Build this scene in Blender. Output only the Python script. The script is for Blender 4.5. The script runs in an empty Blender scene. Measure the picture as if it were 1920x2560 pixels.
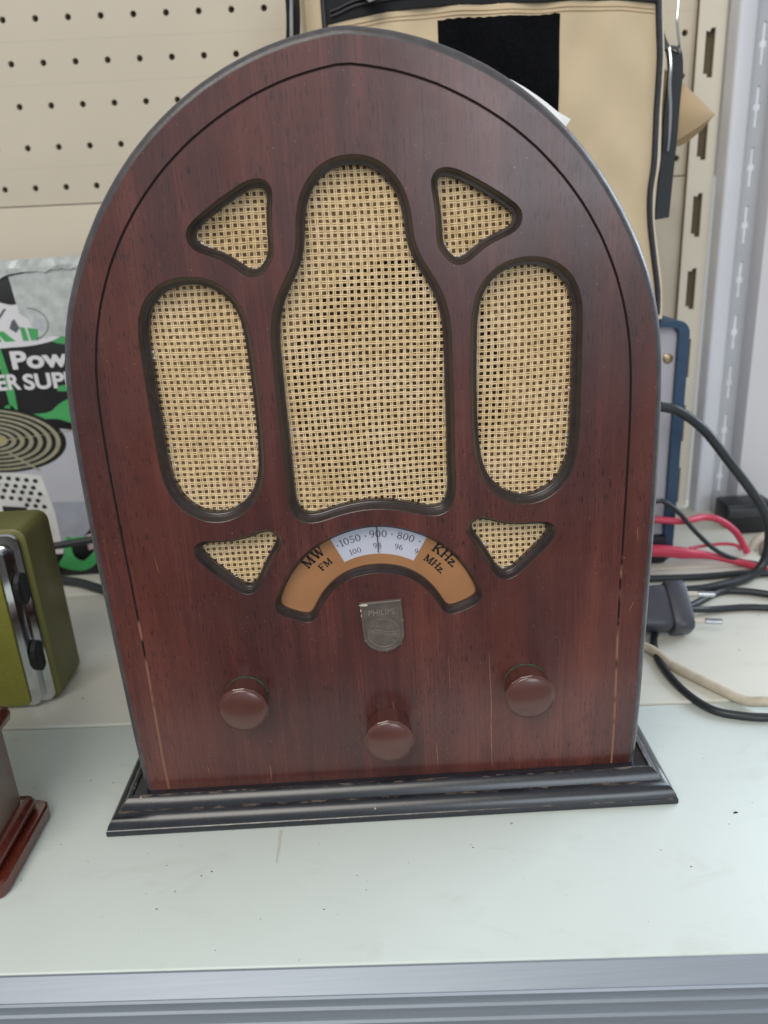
import bpy, bmesh, math, random
import numpy as np
from mathutils import Vector, Matrix
from mathutils.geometry import delaunay_2d_cdt

# ------------------------------------------------------------------ camera, light, exposure
S = bpy.context.scene
COL = S.collection
R = math.radians
camd = bpy.data.cameras.new('Camera'); cam = bpy.data.objects.new('Camera', camd); COL.objects.link(cam)
camd.sensor_fit = 'VERTICAL'; camd.sensor_height = 36; camd.sensor_width = 27; camd.lens = 36*1924/2560
camd.clip_start = 0.01; camd.clip_end = 50
rt = Vector((0.998244, -0.018492, -0.056278)); up = Vector((0.059201, 0.344907, 0.936768)); fw = Vector((-0.002088, 0.938455, -0.345396))
m = Matrix.Identity(4)
for i in range(3):
    m[i][0] = rt[i]; m[i][1] = up[i]; m[i][2] = -fw[i]
m[0][3], m[1][3], m[2][3] = 0.0064, -0.3603, 0.3089
cam.matrix_world = m
camd.dof.use_dof = True; camd.dof.focus_distance = 0.395; camd.dof.aperture_fstop = 9.0
S.camera = cam
W = bpy.data.worlds.new('World'); S.world = W; W.use_nodes = True
bg = W.node_tree.nodes['Background']; bg.inputs[0].default_value = (0.80, 0.83, 0.86, 1); bg.inputs[1].default_value = 0.44
S.view_settings.view_transform = 'Standard'; S.view_settings.look = 'None'; S.view_settings.exposure = 0.10; S.view_settings.gamma = 1
def area(name, loc, target, sx, sy, power, col):
    l = bpy.data.lights.new(name, 'AREA'); l.shape = 'RECTANGLE'; l.size = sx; l.size_y = sy; l.energy = power; l.color = col
    o = bpy.data.objects.new(name, l); COL.objects.link(o); o.location = loc
    o.rotation_euler = (Vector(target)-Vector(loc)).to_track_quat('-Z', 'Y').to_euler()
    return o
area('ceiling_lamp', (-0.7, -1.7, 2.1), (0, 0.1, 0.1), 1.6, 1.4, 43, (1.0, 0.95, 0.87))
area('window_light', (1.75, 0.75, 0.95), (0, 0.0, 0.15), 1.4, 1.0, 34, (0.74, 0.86, 1.0))
area('front_window', (0.70, -2.4, 0.75), (0.05, 0, 0.25), 0.9, 1.0, 15, (0.82, 0.92, 1.0))

# ------------------------------------------------------------------ helpers
def new_mat(name): 
    mt = bpy.data.materials.new(name); mt.use_nodes = True
    return mt, mt.node_tree, mt.node_tree.nodes['Principled BSDF']
def setp(b, **k):
    for n, v in k.items():
        n = n.replace('_', ' ')
        if n in b.inputs: b.inputs[n].default_value = v
def rgb(r, g, b): # sRGB 0-255 to linear
    f = lambda c: (c/255/12.92 if c/255 <= .04045 else ((c/255+.055)/1.055)**2.4)
    return (f(r), f(g), f(b), 1)
def N(t, kind, **k):
    n = t.nodes.new(kind)
    for a, v in k.items():
        if a.startswith('i_'): n.inputs[a[2:].replace('_', ' ')].default_value = v
        else: setattr(n, a, v)
    return n
def coords(t, scale=(1,1,1), rot=(0,0,0), src='Object'):
    tc = N(t, 'ShaderNodeTexCoord'); mp = N(t, 'ShaderNodeMapping'); mp.inputs['Scale'].default_value = scale; mp.inputs['Rotation'].default_value = rot
    t.links.new(tc.outputs[src], mp.inputs[0]); return mp.outputs[0]
def noise(t, vec, scale, detail=4, rough=.55, dist=0):
    n = N(t, 'ShaderNodeTexNoise'); n.inputs['Scale'].default_value = scale; n.inputs['Detail'].default_value = detail
    n.inputs['Roughness'].default_value = rough; n.inputs['Distortion'].default_value = dist
    t.links.new(vec, n.inputs['Vector']); return n.outputs['Fac']
def ramp(t, fac, stops):
    r = N(t, 'ShaderNodeValToRGB'); e = r.color_ramp.elements
    while len(e) < len(stops): e.new(.5)
    for el, (p, c) in zip(e, stops): el.position = p; el.color = c if len(c) == 4 else (*c, 1)
    t.links.new(fac, r.inputs[0]); return r.outputs[0]
def mix(t, fac, a, b, blend='MIX'):
    n = N(t, 'ShaderNodeMix', data_type='RGBA', blend_type=blend)
    for sock, v in ((n.inputs[0], fac), (n.inputs[6], a), (n.inputs[7], b)):
        if hasattr(v, 'is_linked') : t.links.new(v, sock)
        else: sock.default_value = v
    return n.outputs[2]
def math_(t, op, a, b=0.0, c=0.0):
    n = N(t, 'ShaderNodeMath', operation=op)
    for s, v in zip(n.inputs, (a, b, c)):
        if hasattr(v, 'is_linked'): t.links.new(v, s)
        else: s.default_value = v
    return n.outputs[0]
def bump(t, b, h, dist, strength=1.0):
    n = N(t, 'ShaderNodeBump'); n.inputs['Distance'].default_value = dist; n.inputs['Strength'].default_value = strength
    t.links.new(h, n.inputs['Height']); t.links.new(n.outputs[0], b.inputs['Normal'])
WHT, BLK = (1,1,1,1), (0,0,0,1)
def simple(name, col, rough=.5, metal=0.0, var=.12, nscale=60, bumpd=0.0, coat=0.0, dust=0.0, spec=.5, sheen=0.0):
    mt, t, b = new_mat(name)
    v = coords(t)
    n = noise(t, v, nscale, 5)
    lo = tuple(c*(1-var) for c in col[:3])+(1,); hi = tuple(min(1, c*(1+var)) for c in col[:3])+(1,)
    c = ramp(t, n, [(.3, lo), (.7, hi)])
    if dust:
        d = ramp(t, noise(t, v, 900, 2), [(.70, BLK), (.78, WHT)])
        d2 = math_(t, 'MULTIPLY', d, dust)
        c = mix(t, d2, c, (.5,.48,.45,1))
    t.links.new(c, b.inputs['Base Color'])
    rr = ramp(t, noise(t, v, nscale*.4, 4), [(.3, (max(0, rough-.08),)*3), (.7, (min(1, rough+.08),)*3)])
    t.links.new(rr, b.inputs['Roughness'])
    setp(b, Metallic=metal, Coat_Weight=coat, Coat_Roughness=.2, Specular_IOR_Level=spec, Sheen_Weight=sheen)
    if bumpd: bump(t, b, noise(t, v, nscale*6, 3), bumpd)
    return mt

class MB:
    def __init__(s): s.v = []; s.f = []
    def add(s, vs, fs):
        o = len(s.v); s.v += [tuple(p) for p in vs]; s.f += [tuple(i+o for i in f) for f in fs]; return s
    def box(s, x0, x1, y0, y1, z0, z1):
        return s.add([(x0,y0,z0),(x1,y0,z0),(x1,y1,z0),(x0,y1,z0),(x0,y0,z1),(x1,y0,z1),(x1,y1,z1),(x0,y1,z1)],
            [(0,3,2,1),(4,5,6,7),(0,1,5,4),(1,2,6,5),(2,3,7,6),(3,0,4,7)])
    def tube(s, pts, r, n=10, cap=True, up0=(0,0,1)):
        pts = [Vector(p) for p in pts]; rings = []
        rs = r if hasattr(r, '__len__') else [r]*len(pts)
        u = None
        for i, p in enumerate(pts):
            d = (pts[min(i+1, len(pts)-1)]-pts[max(i-1, 0)]).normalized()
            if u is None:
                u = Vector(up0)
                if abs(u.dot(d)) > .95: u = Vector((1,0,0))
            u = (u-d*u.dot(d)).normalized(); w = d.cross(u)
            rings.append([p+(u*math.cos(2*math.pi*k/n)+w*math.sin(2*math.pi*k/n))*rs[i] for k in range(n)])
        vs = [q for rg in rings for q in rg]; fs = []
        for i in range(len(pts)-1):
            for k in range(n):
                a, b2 = i*n+k, i*n+(k+1) % n
                fs.append((a, b2, b2+n, a+n))
        if cap: fs += [tuple(range(n))[::-1], tuple(range((len(pts)-1)*n, len(pts)*n))]
        return s.add(vs, fs)
    def rings(s, rings, closed=True, cap0=False, cap1=False):
        n = len(rings[0]); vs = [q for rg in rings for q in rg]; fs = []
        for i in range(len(rings)-1):
            for k in range(n if closed else n-1):
                a, b2 = i*n+k, i*n+(k+1) % n
                fs.append((a, b2, b2+n, a+n))
        if cap0: fs.append(tuple(range(n))[::-1])
        if cap1: fs.append(tuple(range((len(rings)-1)*n, len(rings)*n)))
        return s.add(vs, fs)
    def slab(s, poly, y0, y1):   # polygon in x,z extruded from y0 (front) to y1
        n = len(poly)
        return s.add([(x, y0, z) for x, z in poly]+[(x, y1, z) for x, z in poly],
            [tuple(range(n)), tuple(range(n, 2*n))[::-1]]+[(k, k+n, (k+1) % n+n, (k+1) % n) for k in range(n)])
    def build(s, name, mat, parent=None, smooth=None, loc=None, bevel=0.0, seg=2, M=None):
        me = bpy.data.meshes.new(name); me.from_pydata([tuple(p) for p in s.v], [], s.f); me.validate()
        bm = bmesh.new(); bm.from_mesh(me); bmesh.ops.recalc_face_normals(bm, faces=bm.faces)
        if M is not None: bmesh.ops.transform(bm, matrix=M, verts=bm.verts)
        if bevel:
            es = [e for e in bm.edges if len(e.link_faces) == 2 and e.calc_face_angle(0) > R(35)]
            bmesh.ops.bevel(bm, geom=es, offset=bevel, segments=seg, affect='EDGES', profile=.5)
        bm.to_mesh(me); bm.free()
        return link(name, me, mat, parent, smooth if smooth is not None else 40)
def link(name, me, mat, parent=None, smooth=40):
    me.materials.clear(); me.materials.append(mat)
    if smooth:
        me.polygons.foreach_set('use_smooth', [True]*len(me.polygons)); me.set_sharp_from_angle(angle=R(smooth))
    o = bpy.data.objects.new(name, me); COL.objects.link(o)
    if parent is not None:
        o.parent = parent; o.matrix_parent_inverse = parent.matrix_world.inverted()
    return o
def thing(name, loc, label, cat, group=None, rz=0):
    o = bpy.data.objects.new(name, None); COL.objects.link(o); o.location = loc; o.rotation_euler = (0, 0, rz); o.empty_display_size = .02
    o['label'] = label; o['category'] = cat
    if group: o['group'] = group
    bpy.context.view_layer.update(); o.matrix_world = Matrix.Translation(loc) @ Matrix.Rotation(rz, 4, 'Z')
    return o
def tag(o, label, cat, group=None):
    o['label'] = label; o['category'] = cat
    if group: o['group'] = group
    return o
def structure(o, label=None):
    o['kind'] = 'structure'
    if label: o['label'] = label
    return o
def spline(pts, n=12, closed=False):
    P = [Vector(p) for p in pts]; out = []; k = len(P)
    for i in range(k if closed else k-1):
        g = (lambda j: P[j % k]) if closed else (lambda j: P[min(max(j, 0), k-1)])
        a, b, c, d = g(i-1), g(i), g(i+1), g(i+2)
        for s_ in range(n):
            t = s_/n
            out.append(.5*((2*b)+(c-a)*t+(2*a-5*b+4*c-d)*t*t+(3*b-a-3*c+d)*t**3))
    if not closed: out.append(P[-1])
    return out
def area2(P): return sum(P[i][0]*P[(i+1) % len(P)][1]-P[(i+1) % len(P)][0]*P[i][1] for i in range(len(P)))
def resample(P, n, closed=True):
    X = np.array([tuple(p)[:2] for p in P], float)
    Y = np.vstack([X, X[:1]]) if closed else X
    s_ = np.r_[0, np.cumsum(np.hypot(*np.diff(Y, axis=0).T))]
    t = np.linspace(0, s_[-1], n, endpoint=not closed)
    return np.c_[np.interp(t, s_, Y[:, 0]), np.interp(t, s_, Y[:, 1])]
def smoothc(X, k):
    for _ in range(k): X = (np.roll(X, 1, 0)+2*X+np.roll(X, -1, 0))/4
    return X
def inset(P, d, k=0):   # closed ccw polyline, move inwards by d
    T = np.roll(P, -1, 0)-np.roll(P, 1, 0); T /= np.hypot(T[:, 0], T[:, 1])[:, None]
    Q = P+np.c_[-T[:, 1], T[:, 0]]*d
    return smoothc(Q, k) if k else Q
def inside(P, x, z):
    X, Z = P[:, 0], P[:, 1]; X2, Z2 = np.roll(X, -1), np.roll(Z, -1)
    with np.errstate(divide='ignore', invalid='ignore'):
        c = ((Z > z) != (Z2 > z)) & (x < (X2-X)*(z-Z)/(Z2-Z)+X)
    return c.sum() % 2 == 1
def fill(outer, holes, y):   # flat panel in the x,z plane with holes
    vs = []; es = []
    for P in [outer]+holes:
        o = len(vs); vs += [Vector((float(a), float(b))) for a, b in P]; es += [(o+i, o+(i+1) % len(P)) for i in range(len(P))]
    v, e, f, *_ = delaunay_2d_cdt(vs, es, [], 0, 1e-7)
    out = []
    for t in f:
        cx = sum(v[i][0] for i in t)/len(t); cz = sum(v[i][1] for i in t)/len(t)
        if inside(outer, cx, cz) and not any(inside(h, cx, cz) for h in holes): out.append(t)
    return [(p[0], y, p[1]) for p in v], out
def rrect(x0, x1, z0, z1, r, n=6):
    out = []
    for cx, cz, a0 in ((x1-r, z1-r, 0), (x0+r, z1-r, 90), (x0+r, z0+r, 180), (x1-r, z0+r, 270)):
        for k in range(n+1):
            a = R(a0+90*k/n); out.append((cx+r*math.cos(a), cz+r*math.sin(a)))
    return out
def text_mesh(body, size, bold=0.0, extrude=0.0001, align='LEFT'):
    cu = bpy.data.curves.new('lettering', 'FONT'); cu.body = body; cu.size = size; cu.offset = bold; cu.extrude = extrude; cu.align_x = align; cu.resolution_u = 4
    o = bpy.data.objects.new('tmp', cu); COL.objects.link(o)
    dg = bpy.context.evaluated_depsgraph_get(); me = bpy.data.meshes.new_from_object(o.evaluated_get(dg))
    bpy.data.objects.remove(o); bpy.data.curves.remove(cu); return me
def text(name, body, size, x, y, z, mat, parent, bold=0.0, rot=0.0, align='LEFT', sx=1.0, extrude=.0001):
    me = text_mesh(body, size, bold, extrude, align)
    me.transform(Matrix.Translation((x, y, z)) @ Matrix.Rotation(-rot, 4, 'Y') @ Matrix.Rotation(R(90), 4, 'X') @ Matrix.Diagonal((sx, 1, 1, 1)))
    return link(name, me, mat, parent, 0)
# traced outlines, millimetres
OVAL = [(-102.36,237.36),(-102.36,233.24),(-102.33,229.12),(-102.29,225.0),(-102.26,220.87),(-102.23,216.75),(-102.2,212.63),(-102.14,208.5),(-101.99,204.38),(-101.72,200.27),(-101.16,196.19),(-100.07,192.21),(-98.45,188.42),(-96.24,184.95),(-93.52,181.86),(-90.31,179.28),(-86.76,177.18),(-82.9,175.76),(-78.85,175.02),(-74.73,175.12),(-70.69,175.92),(-66.84,177.38),(-63.27,179.44),(-60.07,182.03),(-57.29,185.07),(-54.97,188.47),(-53.23,192.21),(-52.03,196.15),(-51.22,200.19),(-50.74,204.28),(-50.41,208.39),(-50.22,212.51),(-50.07,216.63),(-49.95,220.76),(-49.87,224.88),(-49.83,229.0),(-49.81,233.12),(-49.82,237.25),(-49.86,241.37),(-49.9,245.49),(-49.98,249.62),(-50.11,253.74),(-50.26,257.86),(-50.4,261.98),(-50.54,266.1),(-50.76,270.22),(-51.29,274.3),(-52.39,278.27),(-54.12,282.01),(-56.46,285.4),(-59.34,288.35),(-62.67,290.76),(-66.38,292.56),(-70.35,293.65),(-74.44,294.13),(-78.56,294.1),(-82.65,293.61),(-86.65,292.61),(-90.42,290.94),(-93.8,288.6),(-96.67,285.65),(-98.95,282.22),(-100.52,278.41),(-101.53,274.42),(-102.13,270.34),(-102.36,266.22),(-102.29,262.1),(-102.19,257.98),(-102.2,253.86),(-102.23,249.73),(-102.26,245.61),(-102.32,241.49)]
TRIU = [(-74.01,311.42),(-74.07,309.33),(-73.43,307.33),(-72.29,305.58),(-70.72,304.18),(-68.89,303.16),(-66.93,302.38),(-64.96,301.65),(-63.01,300.87),(-61.07,300.05),(-59.19,299.1),(-57.41,297.98),(-55.69,296.77),(-54.0,295.51),(-52.34,294.22),(-50.64,292.98),(-48.77,292.02),(-46.74,291.49),(-44.66,291.67),(-42.7,292.41),(-41.04,293.69),(-39.58,295.21),(-38.31,296.89),(-37.2,298.68),(-36.42,300.62),(-36.12,302.7),(-35.98,304.8),(-35.93,306.9),(-35.89,309.01),(-35.84,311.11),(-35.73,313.21),(-35.55,315.31),(-35.35,317.4),(-35.1,319.49),(-34.78,321.57),(-34.45,323.65),(-34.3,325.75),(-34.52,327.83),(-35.41,329.73),(-36.91,331.18),(-38.86,331.94),(-40.95,332.1),(-43.04,331.84),(-45.08,331.33),(-47.04,330.57),(-48.93,329.65),(-50.8,328.68),(-52.66,327.69),(-54.5,326.68),(-56.34,325.65),(-58.17,324.62),(-59.98,323.54),(-61.76,322.42),(-63.53,321.29),(-65.29,320.13),(-67.02,318.94),(-68.74,317.72),(-70.43,316.47),(-71.98,315.05),(-73.24,313.37)]
TRIL = [(-90.68,156.3),(-89.51,154.54),(-88.2,152.89),(-86.82,151.3),(-85.41,149.73),(-83.95,148.21),(-82.47,146.71),(-80.98,145.22),(-79.47,143.75),(-77.93,142.32),(-76.38,140.88),(-74.85,139.43),(-73.3,138.0),(-71.61,136.75),(-69.72,135.83),(-67.72,135.16),(-65.63,135.29),(-63.62,135.89),(-61.89,137.07),(-60.51,138.67),(-59.28,140.37),(-58.24,142.21),(-57.26,144.07),(-56.28,145.94),(-55.28,147.8),(-54.24,149.63),(-53.19,151.45),(-52.13,153.28),(-51.05,155.09),(-49.9,156.85),(-48.71,158.59),(-47.59,160.38),(-46.85,162.35),(-46.56,164.43),(-47.01,166.47),(-48.06,168.29),(-49.69,169.6),(-51.62,170.43),(-53.68,170.84),(-55.77,170.6),(-57.83,170.16),(-59.86,169.58),(-61.85,168.9),(-63.85,168.21),(-65.86,167.59),(-67.92,167.17),(-70.01,166.86),(-72.1,166.57),(-74.2,166.4),(-76.3,166.35),(-78.41,166.34),(-80.52,166.32),(-82.63,166.31),(-84.73,166.26),(-86.83,166.1),(-88.8,165.38),(-90.45,164.08),(-91.53,162.3),(-91.94,160.23),(-91.64,158.17)]
CENT = [(-41.87,240.0),(-41.9,235.92),(-41.93,231.84),(-41.92,227.76),(-41.9,223.68),(-41.88,219.6),(-41.86,215.52),(-41.84,211.44),(-41.82,207.36),(-41.81,203.28),(-41.8,199.2),(-41.79,195.12),(-41.79,191.04),(-41.77,186.96),(-41.69,182.88),(-41.2,178.84),(-39.57,175.13),(-36.39,172.66),(-32.42,171.82),(-28.36,172.15),(-24.42,173.21),(-20.58,174.56),(-16.66,175.71),(-12.69,176.65),(-8.67,177.33),(-4.61,177.74),(-0.54,177.96),(3.54,177.82),(7.6,177.46),(11.64,176.86),(15.62,175.97),(19.55,174.89),(23.41,173.56),(27.31,172.37),(31.34,171.82),(35.38,172.3),(38.87,174.33),(40.92,177.8),(41.63,181.81),(41.76,185.89),(41.78,189.97),(41.79,194.05),(41.79,198.13),(41.8,202.21),(41.82,206.29),(41.83,210.37),(41.86,214.45),(41.88,218.53),(41.9,222.61),(41.92,226.69),(41.93,230.77),(41.91,234.85),(41.88,238.93),(41.85,243.01),(41.82,247.09),(41.77,251.17),(41.77,255.25),(41.81,259.33),(41.71,263.4),(41.38,267.47),(40.77,271.5),(39.87,275.48),(38.6,279.36),(36.95,283.09),(34.96,286.65),(32.76,290.08),(30.43,293.43),(28.31,296.91),(26.78,300.69),(26.05,304.7),(25.83,308.77),(25.65,312.85),(25.2,316.9),(24.28,320.87),(22.83,324.68),(20.87,328.26),(18.48,331.55),(15.65,334.49),(12.32,336.83),(8.57,338.43),(4.6,339.35),(0.54,339.67),(-3.53,339.48),(-7.54,338.74),(-11.36,337.31),(-14.82,335.17),(-17.77,332.36),(-20.28,329.15),(-22.37,325.65),(-23.95,321.89),(-25.02,317.96),(-25.57,313.92),(-25.8,309.84),(-25.96,305.77),(-26.51,301.73),(-27.84,297.88),(-29.83,294.32),(-32.15,290.96),(-34.4,287.56),(-36.45,284.04),(-38.2,280.35),(-39.57,276.51),(-40.56,272.56),(-41.25,268.53),(-41.65,264.48),(-41.8,260.4),(-41.78,256.32),(-41.76,252.24),(-41.81,248.16),(-41.84,244.08)]
OUT = [(140.06,16.86),(140.51,27.18),(140.82,37.51),(141.0,47.84),(141.06,58.18),(141.08,68.51),(141.12,78.84),(141.15,89.18),(141.17,99.51),(141.2,109.84),(141.18,120.18),(141.16,130.51),(141.18,140.84),(141.21,151.18),(141.19,161.51),(141.14,171.84),(141.07,182.18),(140.95,192.51),(140.77,202.84),(140.54,213.17),(140.25,223.5),(139.8,233.82),(139.09,244.13),(137.98,254.4),(136.27,264.59),(133.83,274.63),(130.61,284.45),(126.67,294.0),(122.14,303.29),(117.11,312.31),(111.59,321.05),(105.58,329.45),(99.06,337.46),(91.99,345.0),(84.4,352.0),(76.34,358.46),(67.85,364.36),(58.97,369.63),(49.74,374.27),(40.21,378.27),(30.43,381.58),(20.42,384.14),(10.25,385.96),(0.0,387.28)]
GRV = [(126.44,17.85),(126.63,27.66),(126.72,37.46),(126.69,47.27),(126.58,57.07),(126.47,66.87),(126.33,76.68),(126.18,86.48),(126.07,96.29),(125.99,106.09),(125.96,115.9),(125.99,125.7),(126.05,135.51),(126.13,145.31),(126.23,155.11),(126.32,164.92),(126.39,174.72),(126.45,184.53),(126.46,194.33),(126.42,204.14),(126.32,213.94),(126.12,223.74),(125.76,233.54),(125.13,243.33),(124.04,253.07),(122.37,262.73),(120.07,272.26),(117.12,281.61),(113.54,290.73),(109.33,299.59),(104.48,308.11),(99.01,316.24),(92.96,323.95),(86.4,331.23),(79.34,338.04),(71.82,344.33),(63.85,350.03),(55.5,355.17),(46.85,359.78),(37.92,363.83),(28.73,367.24),(19.31,369.93),(9.7,371.88),(0.0,373.31)]
# ------------------------------------------------------------------ materials
def wood_mat(name, dark, mid, hi, coat=.35, rough=.42, pores=1.0):
    mt, t, b = new_mat(name)
    v1 = coords(t, (1, 1, .05)); v2 = coords(t, (1, 1, .025)); v3 = coords(t, (1, 1, .10)); v0 = coords(t)
    band = noise(t, v1, 75, 3, .5, .6); fine = noise(t, v2, 900, 3, .6); blot = noise(t, coords(t, (1, 1, .35)), 17, 4, .6)
    f = math_(t, 'ADD', math_(t, 'MULTIPLY', band, .34), math_(t, 'ADD', math_(t, 'MULTIPLY', fine, .22), math_(t, 'MULTIPLY', blot, .48)))
    c = ramp(t, f, [(.34, dark), (.52, mid), (.70, hi)])
    warm = ramp(t, noise(t, coords(t, (1, 1, .12)), 24, 3, .55), [(.50, BLK), (.72, WHT)])
    c = mix(t, math_(t, 'MULTIPLY', warm, .5), c, rgb(98, 44, 32))
    por = ramp(t, noise(t, v3, 1500, 1, .4), [(.62, BLK), (.68, WHT)])
    pm = ramp(t, noise(t, v0, 14, 2), [(.36, BLK), (.58, WHT)])
    c = mix(t, math_(t, 'MULTIPLY', math_(t, 'MULTIPLY', por, pm), .85*pores), c, tuple(x*.35 for x in dark[:3])+(1,))
    smudge = ramp(t, noise(t, coords(t, (1, 1, .55)), 75, 3, .6, 1.0), [(.62, BLK), (.80, WHT)])
    c = mix(t, math_(t, 'MULTIPLY', smudge, .40), c, tuple(x*.55 for x in dark[:3])+(1,))
    fleck = ramp(t, noise(t, coords(t, (1, 1, .7)), 1300, 0), [(.800, BLK), (.83, WHT)])
    sc = ramp(t, noise(t, coords(t, (1, 1, .018), (0, .03, 0)), 800, 0), [(.79, BLK), (.82, WHT)])
    scm = ramp(t, noise(t, v0, 18, 3), [(.55, BLK), (.66, WHT)])
    c = mix(t, math_(t, 'MULTIPLY', fleck, .6), c, rgb(165, 120, 100))
    c = mix(t, math_(t, 'MULTIPLY', math_(t, 'MULTIPLY', sc, scm), .45), c, rgb(150, 92, 68))
    t.links.new(c, b.inputs['Base Color'])
    rr = ramp(t, noise(t, v0, 30, 5, .65), [(.3, (rough-.10,)*3), (.7, (rough+.12,)*3)])
    t.links.new(rr, b.inputs['Roughness'])
    setp(b, Coat_Weight=coat, Coat_Roughness=.22, Specular_IOR_Level=.5)
    bump(t, b, math_(t, 'SUBTRACT', fine, math_(t, 'MULTIPLY', por, .6)), .00012, .5)
    return mt
M_wood = wood_mat('mahogany veneer', rgb(43, 23, 24), rgb(77, 37, 34), rgb(114, 59, 48), .5)
M_shell = wood_mat('dark lacquered wood', rgb(30, 20, 20), rgb(48, 30, 28), rgb(66, 40, 34), .2)
M_trim = simple('worn black lacquer', rgb(74, 70, 72), .36, var=.25, nscale=140, bumpd=.00008, dust=.35)
M_cove = simple('dark brown lacquer', rgb(48, 39, 39), .34, var=.3, nscale=160, bumpd=.00008, dust=.22, coat=.25)
def base_mat():
    mt, t, b = new_mat('ebonised moulding')
    v = coords(t); sp = N(t, 'ShaderNodeSeparateXYZ'); t.links.new(v, sp.inputs[0]); z = sp.outputs[2]
    c = ramp(t, noise(t, v, 120, 4), [(.3, rgb(16, 18, 25)), (.7, rgb(28, 31, 41))])
    # wear along the arrises of the moulding
    wn = noise(t, coords(t, (.25, 1, 1)), 420, 4, .7)
    acc = None
    for zc, wdt in ((.0170, .0005), (.01105, .00035), (.0040, .0004)):
        d = math_(t, 'ABSOLUTE', math_(t, 'SUBTRACT', z, zc)); q = math_(t, 'SUBTRACT', 1.0, math_(t, 'MULTIPLY', d, 1/wdt))
        acc = q if acc is None else math_(t, 'MAXIMUM', acc, q)
    w = math_(t, 'MULTIPLY', math_(t, 'MAXIMUM', acc, 0.0), ramp(t, wn, [(.52, BLK), (.60, WHT)]))
    c = mix(t, math_(t, 'MULTIPLY', w, .55), c, rgb(140, 120, 102))
    chip = ramp(t, noise(t, v, 330, 2, .4), [(.775, BLK), (.785, WHT)])
    c = mix(t, chip, c, rgb(165, 142, 122))
    dust = ramp(t, noise(t, v, 1500, 1), [(.72, BLK), (.80, WHT)])
    c = mix(t, math_(t, 'MULTIPLY', dust, .25), c, rgb(150, 150, 150))
    t.links.new(c, b.inputs['Base Color']); setp(b, Roughness=.30, Coat_Weight=.5, Coat_Roughness=.25)
    bump(t, b, noise(t, v, 300, 3), .0001, .5)
    return mt
M_base = base_mat()
def cane_mat():
    mt, t, b = new_mat('paper cane')
    v = coords(t)
    c = ramp(t, noise(t, v, 45, 4, .7), [(.25, rgb(216, 186, 138)), (.5, rgb(233, 205, 160)), (.75, rgb(240, 216, 180))])
    f = ramp(t, noise(t, v, 900, 3), [(.3, (.84,.82,.78)), (.7, (1,1,1))])
    c = mix(t, 1.0, c, f, 'MULTIPLY')
    st = ramp(t, noise(t, v, 22, 3, .5, .5), [(.58, BLK), (.72, WHT)])
    c = mix(t, math_(t, 'MULTIPLY', st, .35), c, rgb(188, 138, 100))
    t.links.new(c, b.inputs['Base Color']); setp(b, Roughness=.55)
    return mt
M_cane = cane_mat()
M_baffle = simple('grille baffle board', rgb(150, 122, 92), .8, var=.45, nscale=90)
M_dark = simple('dark cavity', rgb(110, 88, 66), .9)
M_dial = simple('printed tan celluloid', rgb(166, 118, 80), .35, var=.06, nscale=60, coat=.3, dust=.12)
M_disc = simple('milky scale disc', rgb(198, 200, 214), .35, var=.03, coat=.3)
M_ink = simple('black ink', rgb(34, 27, 24), .5)
M_inkg = simple('grey ink', rgb(92, 92, 104), .5)
M_pointer = simple('black pointer', rgb(38, 36, 36), .4)
M_badge = simple('antiqued pewter', rgb(104, 94, 88), .45, metal=.35, var=.2, nscale=200, bumpd=.00006, dust=.2)
M_relief = simple('polished relief', rgb(150, 140, 130), .35, metal=.5, var=.1, nscale=300)
M_chip = simple('bare zinc', rgb(190, 180, 162), .6)
M_knob = simple('brown bakelite', rgb(84, 44, 36), .42, var=.10, nscale=120, coat=.7, dust=.05)
M_felt = simple('green felt washer', rgb(44, 106, 82), .9)
M_fluff = simple('grey dust fluff', rgb(222, 216, 206), .95)
M_paper = simple('white paper', rgb(226, 226, 226), .8)
M_scratch = simple('bare wood scratch', rgb(150, 98, 72), .6)
def shelf_mat(name, c0, c1):
    mt, t, b = new_mat(name); v = coords(t)
    c = ramp(t, noise(t, v, 7, 4, .6), [(.3, c0), (.7, c1)])
    sp = ramp(t, noise(t, v, 300, 0), [(.835, BLK), (.85, WHT)])
    sp2 = ramp(t, noise(t, v, 38, 2), [(.5, BLK), (.6, WHT)])
    c = mix(t, math_(t, 'MULTIPLY', math_(t, 'MULTIPLY', sp, sp2), .7), c, rgb(80, 80, 70))
    sm = ramp(t, noise(t, coords(t, (1, 2.2, 1)), 26, 5, .7, .8), [(.56, BLK), (.78, WHT)])
    c = mix(t, math_(t, 'MULTIPLY', sm, .16), c, rgb(146, 138, 118))
    t.links.new(c, b.inputs['Base Color'])
    t.links.new(ramp(t, noise(t, v, 16, 4, .6), [(.3, (.30,)*3), (.7, (.44,)*3)]), b.inputs['Roughness'])
    setp(b, Specular_IOR_Level=.4)
    bump(t, b, noise(t, v, 700, 2), .00004, .4)
    return mt
M_shelf = shelf_mat('pale enamel', rgb(203, 211, 206), rgb(209, 217, 212))
M_shelf2 = shelf_mat('cream enamel', rgb(204, 203, 191), rgb(211, 209, 198))
def alu_mat():
    mt, t, b = new_mat('aluminium extrusion'); v = coords(t, (.02, 1, 1))
    c = ramp(t, noise(t, v, 900, 3), [(.3, rgb(143, 151, 161)), (.7, rgb(149, 157, 167))])
    t.links.new(c, b.inputs['Base Color']); setp(b, Metallic=.25, Roughness=.40)
    return mt
M_alu = alu_mat()
M_peg = simple('cream pegboard enamel', rgb(200, 190, 172), .55, var=.03, nscale=8, bumpd=.00005)
M_holeshade = simple('painted hole shade', rgb(92, 80, 62), .9)  # dark tone stands in for the shade behind holes and slots
M_post = simple('cream steel', rgb(212, 204, 188), .5, var=.03, nscale=10)
M_white = simple('white painted steel', rgb(206, 208, 216), .45, var=.03, nscale=12)
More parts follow.
